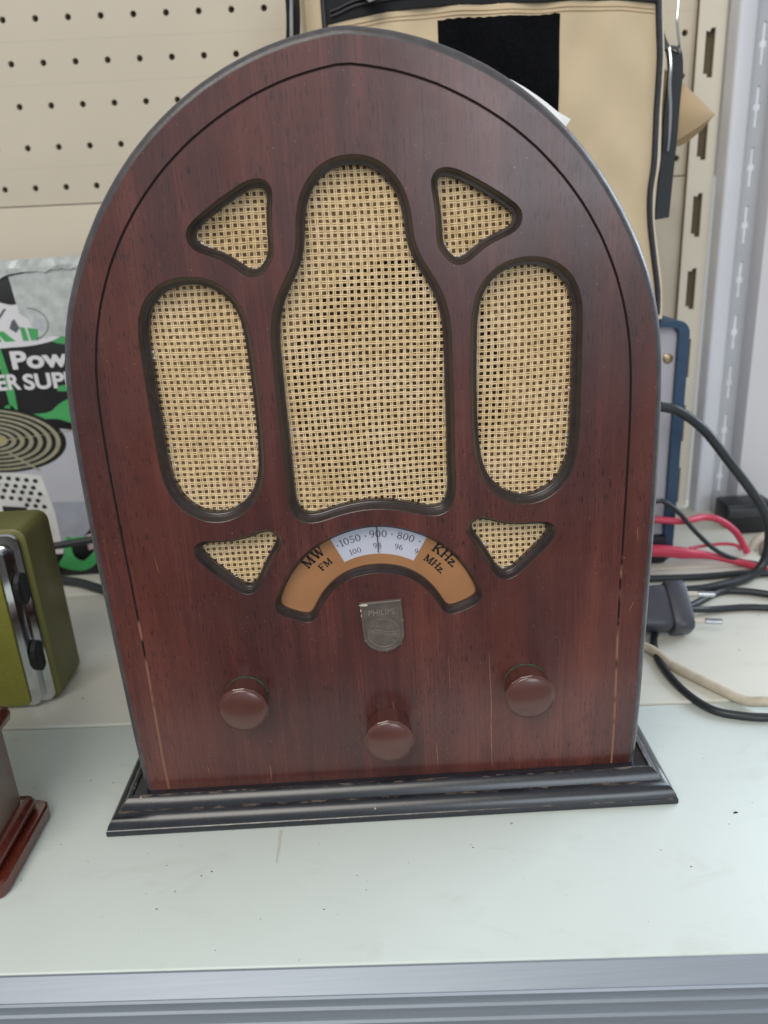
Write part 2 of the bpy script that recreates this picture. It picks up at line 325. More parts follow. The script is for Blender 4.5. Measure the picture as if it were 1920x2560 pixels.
M_wall = simple('white plaster', rgb(206, 206, 212), .8, var=.02, nscale=6)

# ------------------------------------------------------------------ setting: shelf, back panel, posts
YAW = -.0325
RZ = Matrix.Rotation(YAW, 4, 'Z')
def board(name, x0, x1, y0, y1, z0, z1, mat, bev, parent=None):
    return MB().box(x0, x1, y0, y1, z0, z1).build(name, mat, parent, bevel=bev, seg=3, M=RZ)
shelf = structure(board('shelf', -1.1, .345, -.1065, .0808, -.022, 0, M_shelf, .0012), 'pale enamelled shelf')
board('shelf_board', -1.1, .345, .0818, .2885, -.022, .0012, M_shelf2, .0012, shelf)
board('shelf_board', -1.1, .345, .2895, .47, -.022, .0012, M_shelf2, .0012, shelf)
# extruded front rail: sloping label strip and ribs
prof = [(-.1068, -.0004), (-.1078, -.0003), (-.1163, -.0058), (-.1170, -.0055), (-.1178, -.0064), (-.1174, -.0078), (-.1172, -.0118), (-.1184, -.0124), (-.1184, -.0132), (-.1172, -.0138), (-.1172, -.0205), (-.1184, -.0211), (-.1184, -.0221), (-.1172, -.0227), (-.1172, -.0300), (-.1064, -.0300)]
mb = MB(); mb.rings([[(x, y, z) for y, z in prof] for x in (-1.1, .9)], True, True, True)
mb.build('front_rail', M_alu, shelf, smooth=25, M=RZ)
nsh = structure(board('neighbour_shelf', .351, 1.2, -.08, .47, -.03, -.006, M_shelf2, .0012), 'neighbouring shelf board')

# back panel with punched holes, tilted a little as it hangs
PY = .450; TILT = .0122
def peg_z(x, z): return z-TILT*(x+.31)
px, pz = .02948, .03503
nx0, nx1 = -6, 23
peg = MB(); hole_r = .0028; K = 10
def cell(mb, cx, cz, w, h, r, y):
    sq = []
    for k in range(K*2):
        a = 2*math.pi*(k+.5)/(K*2); ca, sa = math.cos(a), math.sin(a); s_ = 1/max(abs(ca)/(w/2), abs(sa)/(h/2)); sq.append((cx+ca*s_, y, peg_z(cx+ca*s_, cz+sa*s_)))
    circ = [(cx+r*math.cos(2*math.pi*(k+.5)/(K*2)), peg_z(cx, cz)+r*math.sin(2*math.pi*(k+.5)/(K*2))) for k in range(K*2)]
    corners = [(cx+sx*w/2, y, peg_z(cx+sx*w/2, cz+sz*h/2)) for sx, sz in ((1,1),(-1,1),(-1,-1),(1,-1))]
    ring = [(x, y, z) for x, z in circ]; back = [(x, y+.004, z) for x, z in circ]
    mb.rings([sq, ring, [(x, y+.0012, z) for x, z in circ], back])
    n = 2*K; o = len(mb.v); mb.v += corners
    b0 = o-4*n
    idx = [(2, 0), (6, 1), (12, 2), (16, 3)]
    for k, ci in idx: mb.f.append((b0+k, o+ci, b0+(k+1) % n))
holes_rows = [.5041, .4690, .4339, .3989, .3638, .5391, .5742]
for zc in holes_rows:
    for k in range(nx0, nx1):
        cx = -.3121+px*k
        if cx < .338: cell(peg, cx, zc, px, pz, hole_r, PY)
pegboard = structure(peg.build('pegboard', M_peg, smooth=30), 'cream pegboard back panel with rows of round holes')
xa, xb = -.3121+px*(nx0-.5), .324
zt = .3638-pz/2; 
MB().add([(xa, PY, peg_z(xa, zt)), (xb, PY, peg_z(xb, zt)), (xb, PY, peg_z(xb, .3485)), (xa, PY, peg_z(xa, .3485))], [(0,1,2,3)]).build('panel_edge', M_peg, pegboard)
MB().slab([(xa, peg_z(xa, .3475)), (xa, .0), (xb, 0), (xb, peg_z(xb, .3475))], PY-.0012, PY+.006).build('lower_panel', M_peg, pegboard, bevel=.0008)
MB().box(xa, xb, PY+.0065, PY+.008, 0, .62).build('cavity', M_holeshade, pegboard)  # dark sheet paints the shade seen through the punched holes

# slotted uprights on the right
def slotted(name, x0, x1, y, z0, z1, slots, mat, depth=.0022, parent=None, lean=0.0):
    outer = np.array([(x0, z0), (x1, z0), (x1, z1), (x0, z1)])
    hs = [np.array(s_) for s_ in slots]
    v, f = fill(outer, hs, y); mb = MB().add(v, f)
    for h in hs: mb.rings([[(a, y, b) for a, b in h], [(a, y+depth, b) for a, b in h]])
    mb.rings([[(a, y, b) for a, b in outer], [(a, y+depth, b) for a, b in outer]])
    return mb.build(name, mat, parent, smooth=30)
def notch(cx, zc, w, h):
    a, b = w/2, h/2
    return [(cx-a, zc-b+.003), (cx-a*.2, zc-b+.003), (cx-a*.2, zc-b), (cx+a, zc-b), (cx+a, zc+b), (cx+a*.1, zc+b), (cx-a*.2, zc+b-.003), (cx-a, zc+b-.002)]
slots = [notch(.3270, .4425+.0695*k, .0088, .0400) for k in range(-6, 4)]
up1 = slotted('slotted_upright', .3155, .3405, .440, .0012, .70, slots, M_post)
structure(up1, 'cream slotted steel upright')
MB().box(.3165, .3395, .446, .449, 0.0012, .70).build('cavity', M_holeshade, up1)  # dark sheet paints the shade seen through the slots
mb = MB(); sec = [(.3415, .436), (.3420, .4200), (.3430, .4183), (.3450, .4178), (.3560, .4180), (.3592, .4196), (.3606, .4225), (.3612, .4275)]
mb.rings([[(x, y, z) for x, y in sec] for z in (-.006, .70)], False)
up2 = structure(mb.build('white_upright', M_white, smooth=60), 'white rounded steel upright')
def cross(cx, zc):
    w, h = .0016, .017
    return [(cx-w, zc-h), (cx+w, zc-h), (cx+w, zc-.003), (cx+2.1*w, zc-.003), (cx+2.1*w, zc+.003), (cx+w, zc+.003), (cx+w, zc+h), (cx-w, zc+h), (cx-w, zc+.003), (cx-2.1*w, zc+.003), (cx-2.1*w, zc-.003), (cx-w, zc-.003)]
slotted('slot_strip', .3612, .3790, .4275, -.006, .70, [cross(.3700, .4455+.0510*k) for k in range(-8, 5)], simple('shaded steel', rgb(176, 180, 186), .5, var=.03), .001, up2)  # shade of the recess is put into the strip's grey
MB().box(.3614, .3788, .4287, .4295, -.006, .70).build('added_slot_backing', simple('painted slot light', rgb(222, 224, 230), .5), up2)  # pale strip added behind the slots, stands in for light showing through
sw = structure(MB().box(.379, .60, .404, .430, -.006, .75).build('side_panel', M_wall, bevel=.001), 'white side panel')
structure(MB().box(-4, 4, -5, 1.5, -.93, -.90).build('floor', simple('dark floor', rgb(84, 80, 78), .6, var=.1, nscale=4)), 'unseen dark floor added to darken reflections')  # out of view, added to block light from below and darken reflections
# ------------------------------------------------------------------ the wooden radio
mm = lambda L: np.array(L)/1000.0
def ccw(P): return P if area2(P) > 0 else P[::-1].copy()
radio = thing('tabletop_radio', (0, .09, 0), 'arched dark mahogany table radio with cane grille openings on a black moulded base', 'radio')
half_o = mm(OUT); half_g = mm(GRV)
half_o[1:, 0] *= np.interp(half_o[1:, 1], [.015, .16], [1.004, 1.0150]); half_o[1:, 1] = .309+(half_o[1:, 1]-.309)*1.012
half_o[0] = (.1405, .0150); half_g[0] = (.1264, .0150); half_o[-1, 0] = 0; half_g[-1, 0] = 0
def full(h): return np.vstack([h, (h[:-1]*[-1, 1])[::-1]])       # open, right foot over the top to left foot
outl = resample(full(half_o), 150, False)
grv = resample(full(half_g), 140, False)
def open_off(P, d):      # positive d moves towards the inside of the arch
    T = np.gradient(P, axis=0); T /= np.hypot(T[:, 0], T[:, 1])[:, None]
    Q = P+np.c_[-T[:, 1], T[:, 0]]*d
    Q[0, 1] = P[0, 1]; Q[-1, 1] = P[-1, 1]; return Q
CO = .0042
front_out = open_off(outl, CO)
g_out, g_in = open_off(grv, -.0006), open_off(grv, .0006)
frame_poly = np.vstack([front_out, g_out[::-1]])
cent_poly = g_in
ovl_ = ccw(mm(OVAL)); ovr_ = ccw(ovl_*[-1, 1]); tul_ = ccw(mm(TRIU)); tur_ = ccw(tul_*[-1, 1]); tll_ = ccw(mm(TRIL)); tlr_ = ccw(tll_*[-1, 1]); cen_ = ccw(mm(CENT))
dh = [(0,169.5),(10,168.4),(20,165.4),(30,160.6),(38,154.4),(45,146.6),(50,138.6),(53.4,131.2),(54.6,126.4),(52.8,122.9),(46.7,119.7),(39,116.8),(35,117.0),(32.2,121),(29.5,126.4),(25,132.5),(19.5,137.4),(12,141.3),(0,143.2)]
dl = dh+[(-x, z) for x, z in dh[1:-1]][::-1]
dial_ = ccw(smoothc(resample([(p.x, p.y) for p in spline([(x/1000, z/1000, 0) for x, z in dl], 8, True)], 120), 2))
cen_ = smoothc(resample(cen_, 150), 4); ovl_ = smoothc(resample(ovl_, 90), 6); ovr_ = ccw(ovl_*[-1, 1])
opens = [(cen_, .0036, .0062), (ovl_, .0036, .0062), (ovr_, .0036, .0062), (tul_, .0031, .0062), (tur_, .0031, .0062), (tll_, .0031, .0062), (tlr_, .0031, .0062), (dial_, .0026, .0058)]
v, f = fill(frame_poly, [], 0.0); fp = MB().add(v, f)
v, f = fill(cent_poly, [o[0] for o in opens], 0.0); fp.add(v, f)
front = fp.build('front_panel', M_wood, radio, smooth=0)
# routed groove, open at the foot
mb = MB(); mb.rings([[(x, 0, z) for x, z in P] for P in (g_out,)]+[[(x, .0006, z) for x, z in grv]]+[[(x, 0, z) for x, z in g_in]], False)
def groove_mat():
    mt, t, b = new_mat('groove lacquer'); v = coords(t); sp = N(t, 'ShaderNodeSeparateXYZ'); t.links.new(v, sp.inputs[0])
    wear = ramp(t, math_(t, 'ADD', math_(t, 'MULTIPLY', sp.outputs[2], -1.6), math_(t, 'MULTIPLY', noise(t, v, 40, 3), .9)), [(.25, BLK), (.33, WHT)])
    c = mix(t, wear, rgb(44, 29, 28), rgb(146, 106, 86))
    t.links.new(c, b.inputs['Base Color']); setp(b, Roughness=.45); return mt
mb.build('groove', groove_mat(), front, smooth=60)
def opening(P, ins, dep, name='opening_trim'):
    pr = [(0, 0), (.08, .03), (.14, .12), (.17, .14), (.30, .30), (.48, .48), (.66, .58), (.70, .58), (.73, .66), (.86, .72), (.90, .72), (.93, .78), (1.0, .82), (1.0, 1.35)]
    rg = []
    for a, d in pr:
        Q = inset(P, a*ins, 2 if a > .4 else 0); rg.append([(x, d*dep, z) for x, z in Q])
    return MB().rings(rg).build(name, M_cove, front, smooth=35)
for P, a, d in opens: opening(P, a, d)
# rounded outer edge
rg = []
for k in range(8):
    a = R(90*k/7); Q = open_off(outl, CO*(1-math.sin(a))); rg.append([(x, .0060*(1-math.cos(a)), z) for x, z in Q])
rg.append([(x, .012, z) for x, z in outl])
MB().rings(rg, False).build('edge_trim', M_trim, front, smooth=60)
# arched cabinet behind the front
Q = open_off(outl, .0012)
MB().rings([[(x, .0119, z) for x, z in open_off(outl, 0)], [(x, .0125, z) for x, z in Q], [(x, .185, z) for x, z in Q]], False).add([(x, .185, z) for x, z in Q], [tuple(range(len(Q)))]).build('cabinet', M_shell, radio, smooth=50)
# base moulding
pr = [(-.004, .0150), (.0048, .0160), (.0054, .0172), (.0060, .0171), (.0072, .0166), (.0090, .0150), (.0104, .0128), (.0110, .0112), (.0120, .01095), (.0138, .0103), (.0158, .0086), (.0172, .0064), (.0178, .0043), (.0182, .0039), (.0184, .0032), (.0184, .0008), (.0178, .0), (-.004, 0)]
hw, dp = .1405, .187
def rect(e, z):
    out = []; x0, x1, y0, y1 = -hw-e, hw+e, -e, dp+e
    for (a, b), (c, d) in (((x0, y0), (x1, y0)), ((x1, y0), (x1, y1)), ((x1, y1), (x0, y1)), ((x0, y1), (x0, y0))):
        for k in range(12): out.append((a+(c-a)*k/12, b+(d-b)*k/12, z))
    return out
MB().rings([rect(e, z) for e, z in pr], True, True, True).build('base_moulding', M_base, radio, smooth=28)
# woven cane cloth: paired strands over and under
rng = np.random.default_rng(4)
pit = .00314; YC = .0086
def strands(vert):
    V = []; F = []; off = 0
    lo, hi = (-.106, .106) if vert else (.124, .342)
    a0, a1 = (.122, .344) if vert else (-.108, .108)
    n = int((hi-lo)/pit); m_ = int((a1-a0)/pit*4); t = np.linspace(a0, a1, m_+1)
    for i in range(n+1):
        c0 = lo+i*pit+rng.normal()*.00004
        common = .0009*np.sin(t*21+c0*9+(1.0 if vert else 2.3))+.0006*np.sin(t*47+c0*31)+np.interp(t, np.linspace(a0, a1, 60), rng.normal(size=60)*.00006)
        for sgn in (-1, 1):
            c = c0+sgn*rng.uniform(.00040, .00047)+common+np.interp(t, np.linspace(a0, a1, 90), rng.normal(size=90)*.00005)
            y = YC+(.00022 if vert else -.00022)*np.cos(math.pi*(t-a0)/pit+math.pi*i)+np.interp(t, np.linspace(a0, a1, 50), rng.normal(size=50)*.00006)
            rw = .00034*rng.uniform(.88, 1.10)
            cr = [(1, 0), (.55, -.8), (-.55, -.8), (-1, 0), (0, .7)]
            for k, (du, dv) in enumerate(cr):
                X = np.c_[c+du*rw, y+dv*rw*.7, t] if vert else np.c_[t, y+dv*rw*.7, c+du*rw]
                V.append(X)
            L = m_+1; nn = len(cr)
            idx = np.arange(m_)
            for k in range(nn):
                k2 = (k+1) % nn
                F.append(np.c_[off+k*L+idx, off+k*L+idx+1, off+k2*L+idx+1, off+k2*L+idx])
            off += nn*L
    return np.vstack(V), np.vstack(F)
Va, Fa = strands(True); Vb, Fb = strands(False)
VV = np.vstack([Va, Vb]); FF = np.vstack([Fa, Fb+len(Va)])
lim = open_off(outl, .010)[:75]       # right half from foot to crown
keep = np.abs(VV[:, 0]) < np.interp(VV[:, 2], lim[:, 1], lim[:, 0])
FF = FF[keep[FF].all(axis=1)]
me = bpy.data.meshes.new('grille_cloth')
me.vertices.add(len(VV)); me.vertices.foreach_set('co', VV.ravel()); me.loops.add(FF.size); me.loops.foreach_set('vertex_index', FF.ravel().astype(np.int32))
me.polygons.add(len(FF)); me.polygons.foreach_set('loop_start', np.arange(0, FF.size, 4, dtype=np.int32)); me.update(calc_edges=True)
cl = link('grille_cloth', me, M_cane, radio, 70); cl['kind'] = 'stuff'
# baffle board with the loudspeaker hole behind the cloth
circ = np.array([(.016+.052*math.cos(a), .235+.060*math.sin(a)) for a in np.linspace(0, 2*math.pi, 40, endpoint=False)])
v, f = fill(np.vstack([[(-.112, .120), (.112, .120)], [(.112, .300)], [(.092, .322), (.060, .345)], [(-.060, .345), (-.092, .322), (-.112, .300)]]), [circ], .0112); MB().add(v, f).build('baffle_board', M_baffle, radio)
MB().box(-.1, .1, .030, .032, .13, .34).build('speaker_cavity', M_dark, radio)

# dial: tan ring with window, scale disc behind, pointer
CZ = .1124; YD = .0066
def sector(r0, r1, a0, a1, n=40, c=(0, CZ)): # angles from vertical, degrees, positive to the right
    o = [(c[0]+r1*math.sin(R(a0+(a1-a0)*k/n)), c[1]+r1*math.cos(R(a0+(a1-a0)*k/n))) for k in range(n+1)]
    i = [(c[0]+r0*math.sin(R(a0+(a1-a0)*k/n)), c[1]+r0*math.cos(R(a0+(a1-a0)*k/n))) for k in range(n+1)]
    return np.array(o+i[::-1])
win = sector(.0386, .0600, -25.4, 30.2)
win = ccw(win)
ring = ccw(sector(.0270, .0640, -92, 92, 60))
v, f = fill(ring, [win], YD); dial = MB().add(v, f).add(*[[], []])
dial.rings([[(x, YD, z) for x, z in win], [(x, YD+.0004, z) for x, z in win]])
dial_o = dial.build('dial_plate', M_dial, radio, smooth=30)
disc = MB().slab([tuple(p) for p in sector(.0300, .0625, -40, 44)], YD+.0005, YD+.0009).build('scale_disc', M_disc, radio)
MB().box(.00125, .00172, YD-.0011, YD-.0008, .1520, .1715).build('pointer', M_pointer, dial_o)
# slab-serif glyphs drawn with bars and arcs (unit height 1)
def bar(mb, x0, y0, x1, y1, w, X):
    d = Vector((x1-x0, y1-y0)); d.normalize(); n = Vector((-d.y, d.x))*w/2
    P = [(x0-n.x, y0-n.y), (x1-n.x, y1-n.y), (x1+n.x, y1+n.y), (x0+n.x, y0+n.y)]
    mb.add([X(*p) for p in P], [(0, 1, 2, 3)])
def arc(mb, cx, cy, rx, ry, a0, a1, w0, w1, X, n=20):
    V = []; F = []
    for k in range(n+1):
        a = R(a0+(a1-a0)*k/n); w = w0+(w1-w0)*abs(math.cos(a))
        V += [X(cx+(rx-w/2)*math.cos(a), cy+(ry-w/2)*math.sin(a)), X(cx+(rx+w/2)*math.cos(a), cy+(ry+w/2)*math.sin(a))]
    for k in range(n): F.append((2*k, 2*k+1, 2*k+3, 2*k+2))
    mb.add(V, F)
T_, H_, SF = .23, .11, .12
GL = {
 'M': (1.15, [('b',.14,0,.14,1,H_+.03),('b',.95,0,.95,1,T_),('b',.16,1,.55,.08,T_),('b',.92,1,.55,.08,H_),('b',0,.04,.32,.04,SF),('b',.76,.04,1.12,.04,SF),('b',0,.96,.22,.96,SF),('b',.9,.96,1.12,.96,SF)]),
 'W': (1.25, [('b',.12,1,.38,.03,T_),('b',.38,.03,.62,.9,H_),('b',.6,.9,.86,.03,T_),('b',.86,.03,1.12,1,H_),('b',0,.96,.32,.96,SF),('b',.5,.96,.72,.96,SF),('b',.98,.96,1.26,.96,SF)]),
 'F': (.85, [('b',.2,0,.2,1,T_),('b',.05,.96,.78,.96,SF),('b',.76,1,.76,.72,H_),('b',.2,.5,.56,.5,H_),('b',.56,.36,.56,.64,H_),('b',.03,.04,.42,.04,SF)]),
 'K': (1.05, [('b',.2,0,.2,1,T_),('b',.28,.42,.82,.96,H_+.02),('b',.42,.56,.88,.04,T_),('b',.02,.04,.4,.04,SF),('b',.02,.96,.4,.96,SF),('b',.64,.96,1.0,.96,SF),('b',.66,.04,1.04,.04,SF)]),
 'H': (1.08, [('b',.2,0,.2,1,T_),('b',.86,0,.86,1,T_),('b',.2,.5,.86,.5,H_),('b',.02,.04,.38,.04,SF),('b',.02,.96,.38,.96,SF),('b',.68,.04,1.04,.04,SF),('b',.68,.96,1.04,.96,SF)]),
 'z': (.62, [('b',.05,.6,.55,.6,H_+.03),('b',.52,.6,.08,.04,T_),('b',.05,.05,.57,.05,H_+.03),('b',.06,.45,.06,.62,H_),('b',.56,.03,.56,.2,H_)]),
 '.': (.3, [('a',.12,.10,.06,.06,0,360,.11,.11)]),
 '0': (.72, [('a',.34,.5,.27,.45,0,360,.06,.15)]),
 '1': (.5, [('b',.26,0,.26,.98,.14),('b',.08,.84,.24,.96,.07),('b',.08,.035,.44,.035,.07)]),
 '5': (.68, [('b',.14,.92,.56,.92,.11),('b',.15,.96,.13,.5,.07),('a',.31,.30,.24,.27,130,-150,.06,.14)]),
 '9': (.7, [('a',.33,.68,.24,.28,0,360,.06,.13),('a',.27,.52,.3,.48,20,-100,.07,.13)]),
 '8': (.7, [('a',.34,.73,.2,.23,0,360,.07,.12),('a',.34,.27,.25,.25,0,360,.07,.13)]),
 '6': (.7, [('a',.35,.32,.24,.28,0,360,.06,.13),('a',.41,.48,.3,.48,200,80,.07,.13)]),
}
def arc_text(s_, h, ang, r, mat, y, parent, track=1.0, name='lettering'):
    tot = sum(GL[c][0] for c in s_)*h*track; mb = MB(); x = -tot/2
    for c in s_:
        w, st = GL[c]
        th = R(ang)+ (x+w*h*track/2)/r
        def X(u, v_, th=th, w=w):
            du = (u-w/2)*h; rr = r-h/2+v_*h
            return (rr*math.sin(th)+du*math.cos(th), y, CZ+rr*math.cos(th)-du*math.sin(th))
        for q in st:
            if q[0] == 'b': bar(mb, *q[1:], X)
            else: arc(mb, *q[1:], X)
        x += w*h*track
    return mb.build(name, mat, parent, smooth=0)
YT = YD-.00015
arc_text('MW', .0052, -39.8, .0506, M_ink, YT, dial_o, 1.12); arc_text('FM', .0037, -37.6, .0436, M_ink, YT, dial_o, 1.1)
arc_text('KHz.', .0050, 45.5, .0510, M_ink, YT, dial_o, 1.08); arc_text('MHz.', .0040, 44.5, .0437, M_ink, YT, dial_o, 1.06)
YS = YD+.00035
for s_, h, a, r in (('1050', .0040, -15.2, .0488), ('900', .0040, 2.2, .0497), ('800', .0040, 18.9, .0497), ('100', .0030, -14.4, .0421), ('98', .0030, 1.4, .0431), ('96', .0030, 16.3, .0434), ('9', .0030, 28.6, .0440)):
    arc_text(s_, h, a, r, M_inkg, YS, disc, 1.12)
for a, r in ((-23.6, .0484), (-5.4, .0490), (10.4, .0497), (27.7, .0498)):
    MB().slab([(r*math.sin(R(a))+.0004*math.cos(k*math.pi/4), CZ+r*math.cos(R(a))+.0004*math.sin(k*math.pi/4)) for k in range(8)], YS, YS+.0001).build('scale_dot', M_inkg, disc)

# shield badge with raised emblem
BM = Matrix.Translation((.0015, 0, .1124)) @ Matrix.Rotation(R(-2.6), 4, 'Y')
def shield(s_): # unit: millimetres, centre origin
    w, t0 = 11.0-s_, 15.0-s_
    P = [(-w, t0), (w, t0)]+[(w*math.cos(a), -4.0+(11.0-s_)*math.sin(a)) for a in np.linspace(0, -math.pi, 25)]
    return np.array(P)/1000
def at(P, y): return [(x, y, z) for x, z in P]
badge = MB().rings([at(shield(0), 0.0), at(shield(.15), -.0012), at(shield(.45), -.0015), at(shield(1.5), -.0015), at(shield(1.8), -.0011)], True, False, True).build('badge', M_badge, radio, smooth=30, M=BM)
def wire(pts, r, name, mat=M_relief): return MB().tube([(x/1000, -.0012, z/1000) for x, z in pts], r/1000, 6).build(name, mat, badge, M=BM)
cz = -3.6
wire([(8.3*math.cos(a), cz+8.3*math.sin(a)) for a in np.linspace(R(-200), R(105), 50)], .22, 'emblem_ring')
for dz, am in ((1.1, 1.0), (0.1, 1.0), (-.9, .9)):
    wire([(x, cz+dz-am*.75*math.sin(x/8.0*math.pi)) for x in np.linspace(-7.4, 7.4, 30)], .18, 'emblem_wave')
def star(cx, cy, s_, w_):
    mb = MB()
    P = []
    for k in range(8):
        rr = s_ if k % 2 == 0 else s_*.34; a = math.pi/4*k
        P.append((cx+rr*math.cos(a), cy+rr*math.sin(a)))
    P.append(P[0]); wire(P, w_, 'emblem_star')
star(-4.4, 1.0, 2.4, .17); star(3.6, -8.6, 2.3, .17); star(-7.0, -.6, 1.2, .14); star(5.8, -6.4, 1.3, .14)
for k in range(3): wire([(-8.0, -1.6-.75*k), (-4.6-.3*k, -1.6-.75*k)], .13, 'emblem_line')
me = text_mesh('PHILIPS', .0046, .00012, .00035, 'CENTER'); me.transform(BM @ Matrix.Translation((0, -.0012, .0072)) @ Matrix.Rotation(R(90), 4, 'X') @ Matrix.Diagonal((.96, 1, 1, 1)))
link('lettering', me, M_relief, badge, 0)
for x, z, s_ in ((-8.6, 14.0, 1.3), (-10.6, 11.0, .55), (-10.6, 8.0, .45), (-10.2, -7, .35), (10.8, 3.2, .3), (8.6, -11, .32), (.5, -14.6, .4), (-3.6, -12.6, .3)):
    a = [(x/1000+s_*random.Random(k+int(x*7)).uniform(.6, 1.1)*(2.0 if x < -8.5 and z > 12 else .55)/1000*math.cos(k*math.pi/4), z/1000+s_*.75*random.Random(k+int(z*5)).uniform(.6, 1.1)*(1.0 if z > 12 or z < 0 else 2.6)/1000*math.sin(k*math.pi/4)) for k in range(8)]
    MB().slab(a, -.0016, -.0014).build('chipped_spot', M_chip, badge, M=BM)

# knobs: faceted rim, domed cap, felt washer
def knob(cx, cz, tint, felt=True):
    mb = MB(); n = 14
    prf = [(.0118, 0), (.0121, -.0014), (.0126, -.0112), (.0134, -.0128), (.0134, -.0136), (.0129, -.0140)]
    rgs = [[(cx+r*math.cos(2*math.pi*(k+tint)/n), y, cz+r*math.sin(2*math.pi*(k+tint)/n)) for k in range(n)] for r, y in prf]
    mb.rings(rgs, True, True, True)
    kb = mb.build('knob', M_knob, radio, smooth=0)
    m2 = MB(); rg = []
    for r, y in ((.0124, -.0138), (.0122, -.0142), (.0115, -.0146), (.0100, -.0151), (.0080, -.0156), (.0055, -.0160), (.0028, -.01625), (.0004, -.0163)):
        rg.append([(cx+r*math.cos(2*math.pi*k/48), y, cz+r*math.sin(2*math.pi*k/48)) for k in range(48)])
    m2.rings(rg, True, False, True).build('knob_cap', M_knob, kb, smooth=60)
    if felt: MB().rings([[(cx+r*math.cos(2*math.pi*k/32), y, cz+r*math.sin(2*math.pi*k/32)) for k in range(32)] for r, y in ((.0060, -.0006), (.01195, -.0006), (.01195, -.0001))], True).build('felt_washer', M_felt, kb)
knob(-.0749, .0748, .2); knob(.0011, .0496, .5, False); knob(.0769, .0724, .35)

# fluff caught on the lower lips of the openings
rr = random.Random(3); fl = MB()
for P, a, d in opens:
    Q = inset(P, a, 2); zc = Q[:, 1].mean()
    for i in range(len(Q)):
        low = Q[i, 1] < zc
        if rr.random() > (.55 if low and P is not dial_ else .12): continue
        for _ in range(rr.randint(2, 5)):
            c = Vector((Q[i, 0]+rr.gauss(0, .0009), .0078+rr.uniform(-.0012, .0003), Q[i, 1]+rr.gauss(0, .0005)+.0002)); s_ = rr.uniform(.0002, .0007)
            pts = [c+Vector((rr.gauss(0, s_), rr.gauss(0, s_*.4), rr.gauss(0, s_*.6))) for _ in range(4)]
            fl.add(pts, [(0, 1, 2), (0, 2, 3), (0, 3, 1)])
o = fl.build('fluff', M_fluff, radio, smooth=0); o['kind'] = 'stuff'
# scratches and cracks in the veneer
def scratch(pts, w):
    P = spline([(x, 0, z) for x, z in pts], 6); mb = MB(); V = []; n = len(P)
    for i, p in enumerate(P):
        ww = w*(.3+.7*math.sin(math.pi*(i+.5)/n))*rr.uniform(.5, 1.2)
        V += [(p.x-ww, -.00006, p.z), (p.x+ww, -.00006, p.z)]
    mb.add(V, [(2*k, 2*k+1, 2*k+3, 2*k+2) for k in range(n-1)]); mb.build('scratch', M_scratch, front, smooth=0)
for pts, w in (([(.0572,.093),(.0577,.078),(.0583,.062),(.0580,.045),(.0582,.030),(.0583,.018)], .00022), ([(.0354,.092),(.0357,.082),(.0360,.072)], .00013), ([(.0240,.085),(.0243,.074)], .00012), ([(.0272,.037),(.0275,.026),(.0276,.019)], .00018), ([(-.0673,.028),(-.0674,.018)], .0002), ([(.0041,.066),(.0047,.058)], .00014), ([(-.040,.112),(-.033,.111),(-.026,.1115)], .0001), ([(-.112,.16),(-.111,.15)], .00014), ([(.133,.160),(.1338,.153)], .0002), ([(.1335,.118),(.1315,.113)], .00022), ([(-.1025,.031),(-.1022,.024)], .0001)):
    scratch(pts, w)
# loose white paper strip stuck on the arch
arch = [p for p in outl if .064 < p[0] < .0945 and p[1] > .3]
mb = MB(); rg = []
for k, (x, z) in enumerate(arch):
    u = k/(len(arch)-1); n = Vector((x, 0, z-.24)).normalized(); l = .0034*(1-u)**.6+.0006+(.0012 if k == 0 else 0)
    a = Vector((x, .0095, z))-n*.0002; b_ = Vector((x, .0125, z))+n*l; t_ = Vector((0, .0002, -.0002))
    rg.append([a, b_, b_+t_, a+t_])
mb.rings(rg, True, True, True).build('paper_strip', M_paper, radio, smooth=60)
# ------------------------------------------------------------------ beige bag behind the radio
def fabric_mat(name, col, sc=2600, var=.03, bd=.0002, rough=.85):
    mt, t, b = new_mat(name); v = coords(t)
    w = N(t, 'ShaderNodeTexWave', wave_type='BANDS', bands_direction='X'); w.inputs['Scale'].default_value = sc/6.28*1.0; t.links.new(v, w.inputs[0])
    w2 = N(t, 'ShaderNodeTexWave', wave_type='BANDS', bands_direction='Z'); w2.inputs['Scale'].default_value = sc/6.28*1.0; t.links.new(v, w2.inputs[0])
    wv = math_(t, 'MULTIPLY', w.outputs['Fac'], w2.outputs['Fac'])
    n = noise(t, v, 40, 4)
    c = ramp(t, n, [(.3, tuple(x*(1-var) for x in col[:3])), (.7, tuple(x*(1+var) for x in col[:3]))])
    c = mix(t, math_(t, 'MULTIPLY', wv, .25), c, tuple(x*.72 for x in col[:3])+(1,))
    t.links.new(c, b.inputs['Base Color']); setp(b, Roughness=rough, Sheen_Weight=.15)
    bump(t, b, wv, bd, .4); return mt
M_bag = fabric_mat('beige nylon', rgb(206, 186, 154))
M_web = fabric_mat('black webbing', rgb(19, 20, 24), 1800, .2)
M_velcro = simple('black hook tape', rgb(15, 16, 19), .95, var=.5, nscale=500, bumpd=.0006, spec=.1)
M_pipe = simple('black piping', rgb(40, 41, 46), .55, var=.2, nscale=200)
M_steel = simple('plated steel', rgb(196, 198, 204), .22, metal=1.0)
M_tan = fabric_mat('tan strap fabric', rgb(180, 154, 118), 2200)
M_pull = simple('grey zip pull', rgb(128, 126, 126), .5, metal=.3, bumpd=.0003)
bag = thing('cooler_bag', (.105, .35, .225), 'beige fabric bag with black zip, black patch and black piping behind the arched radio', 'bag')
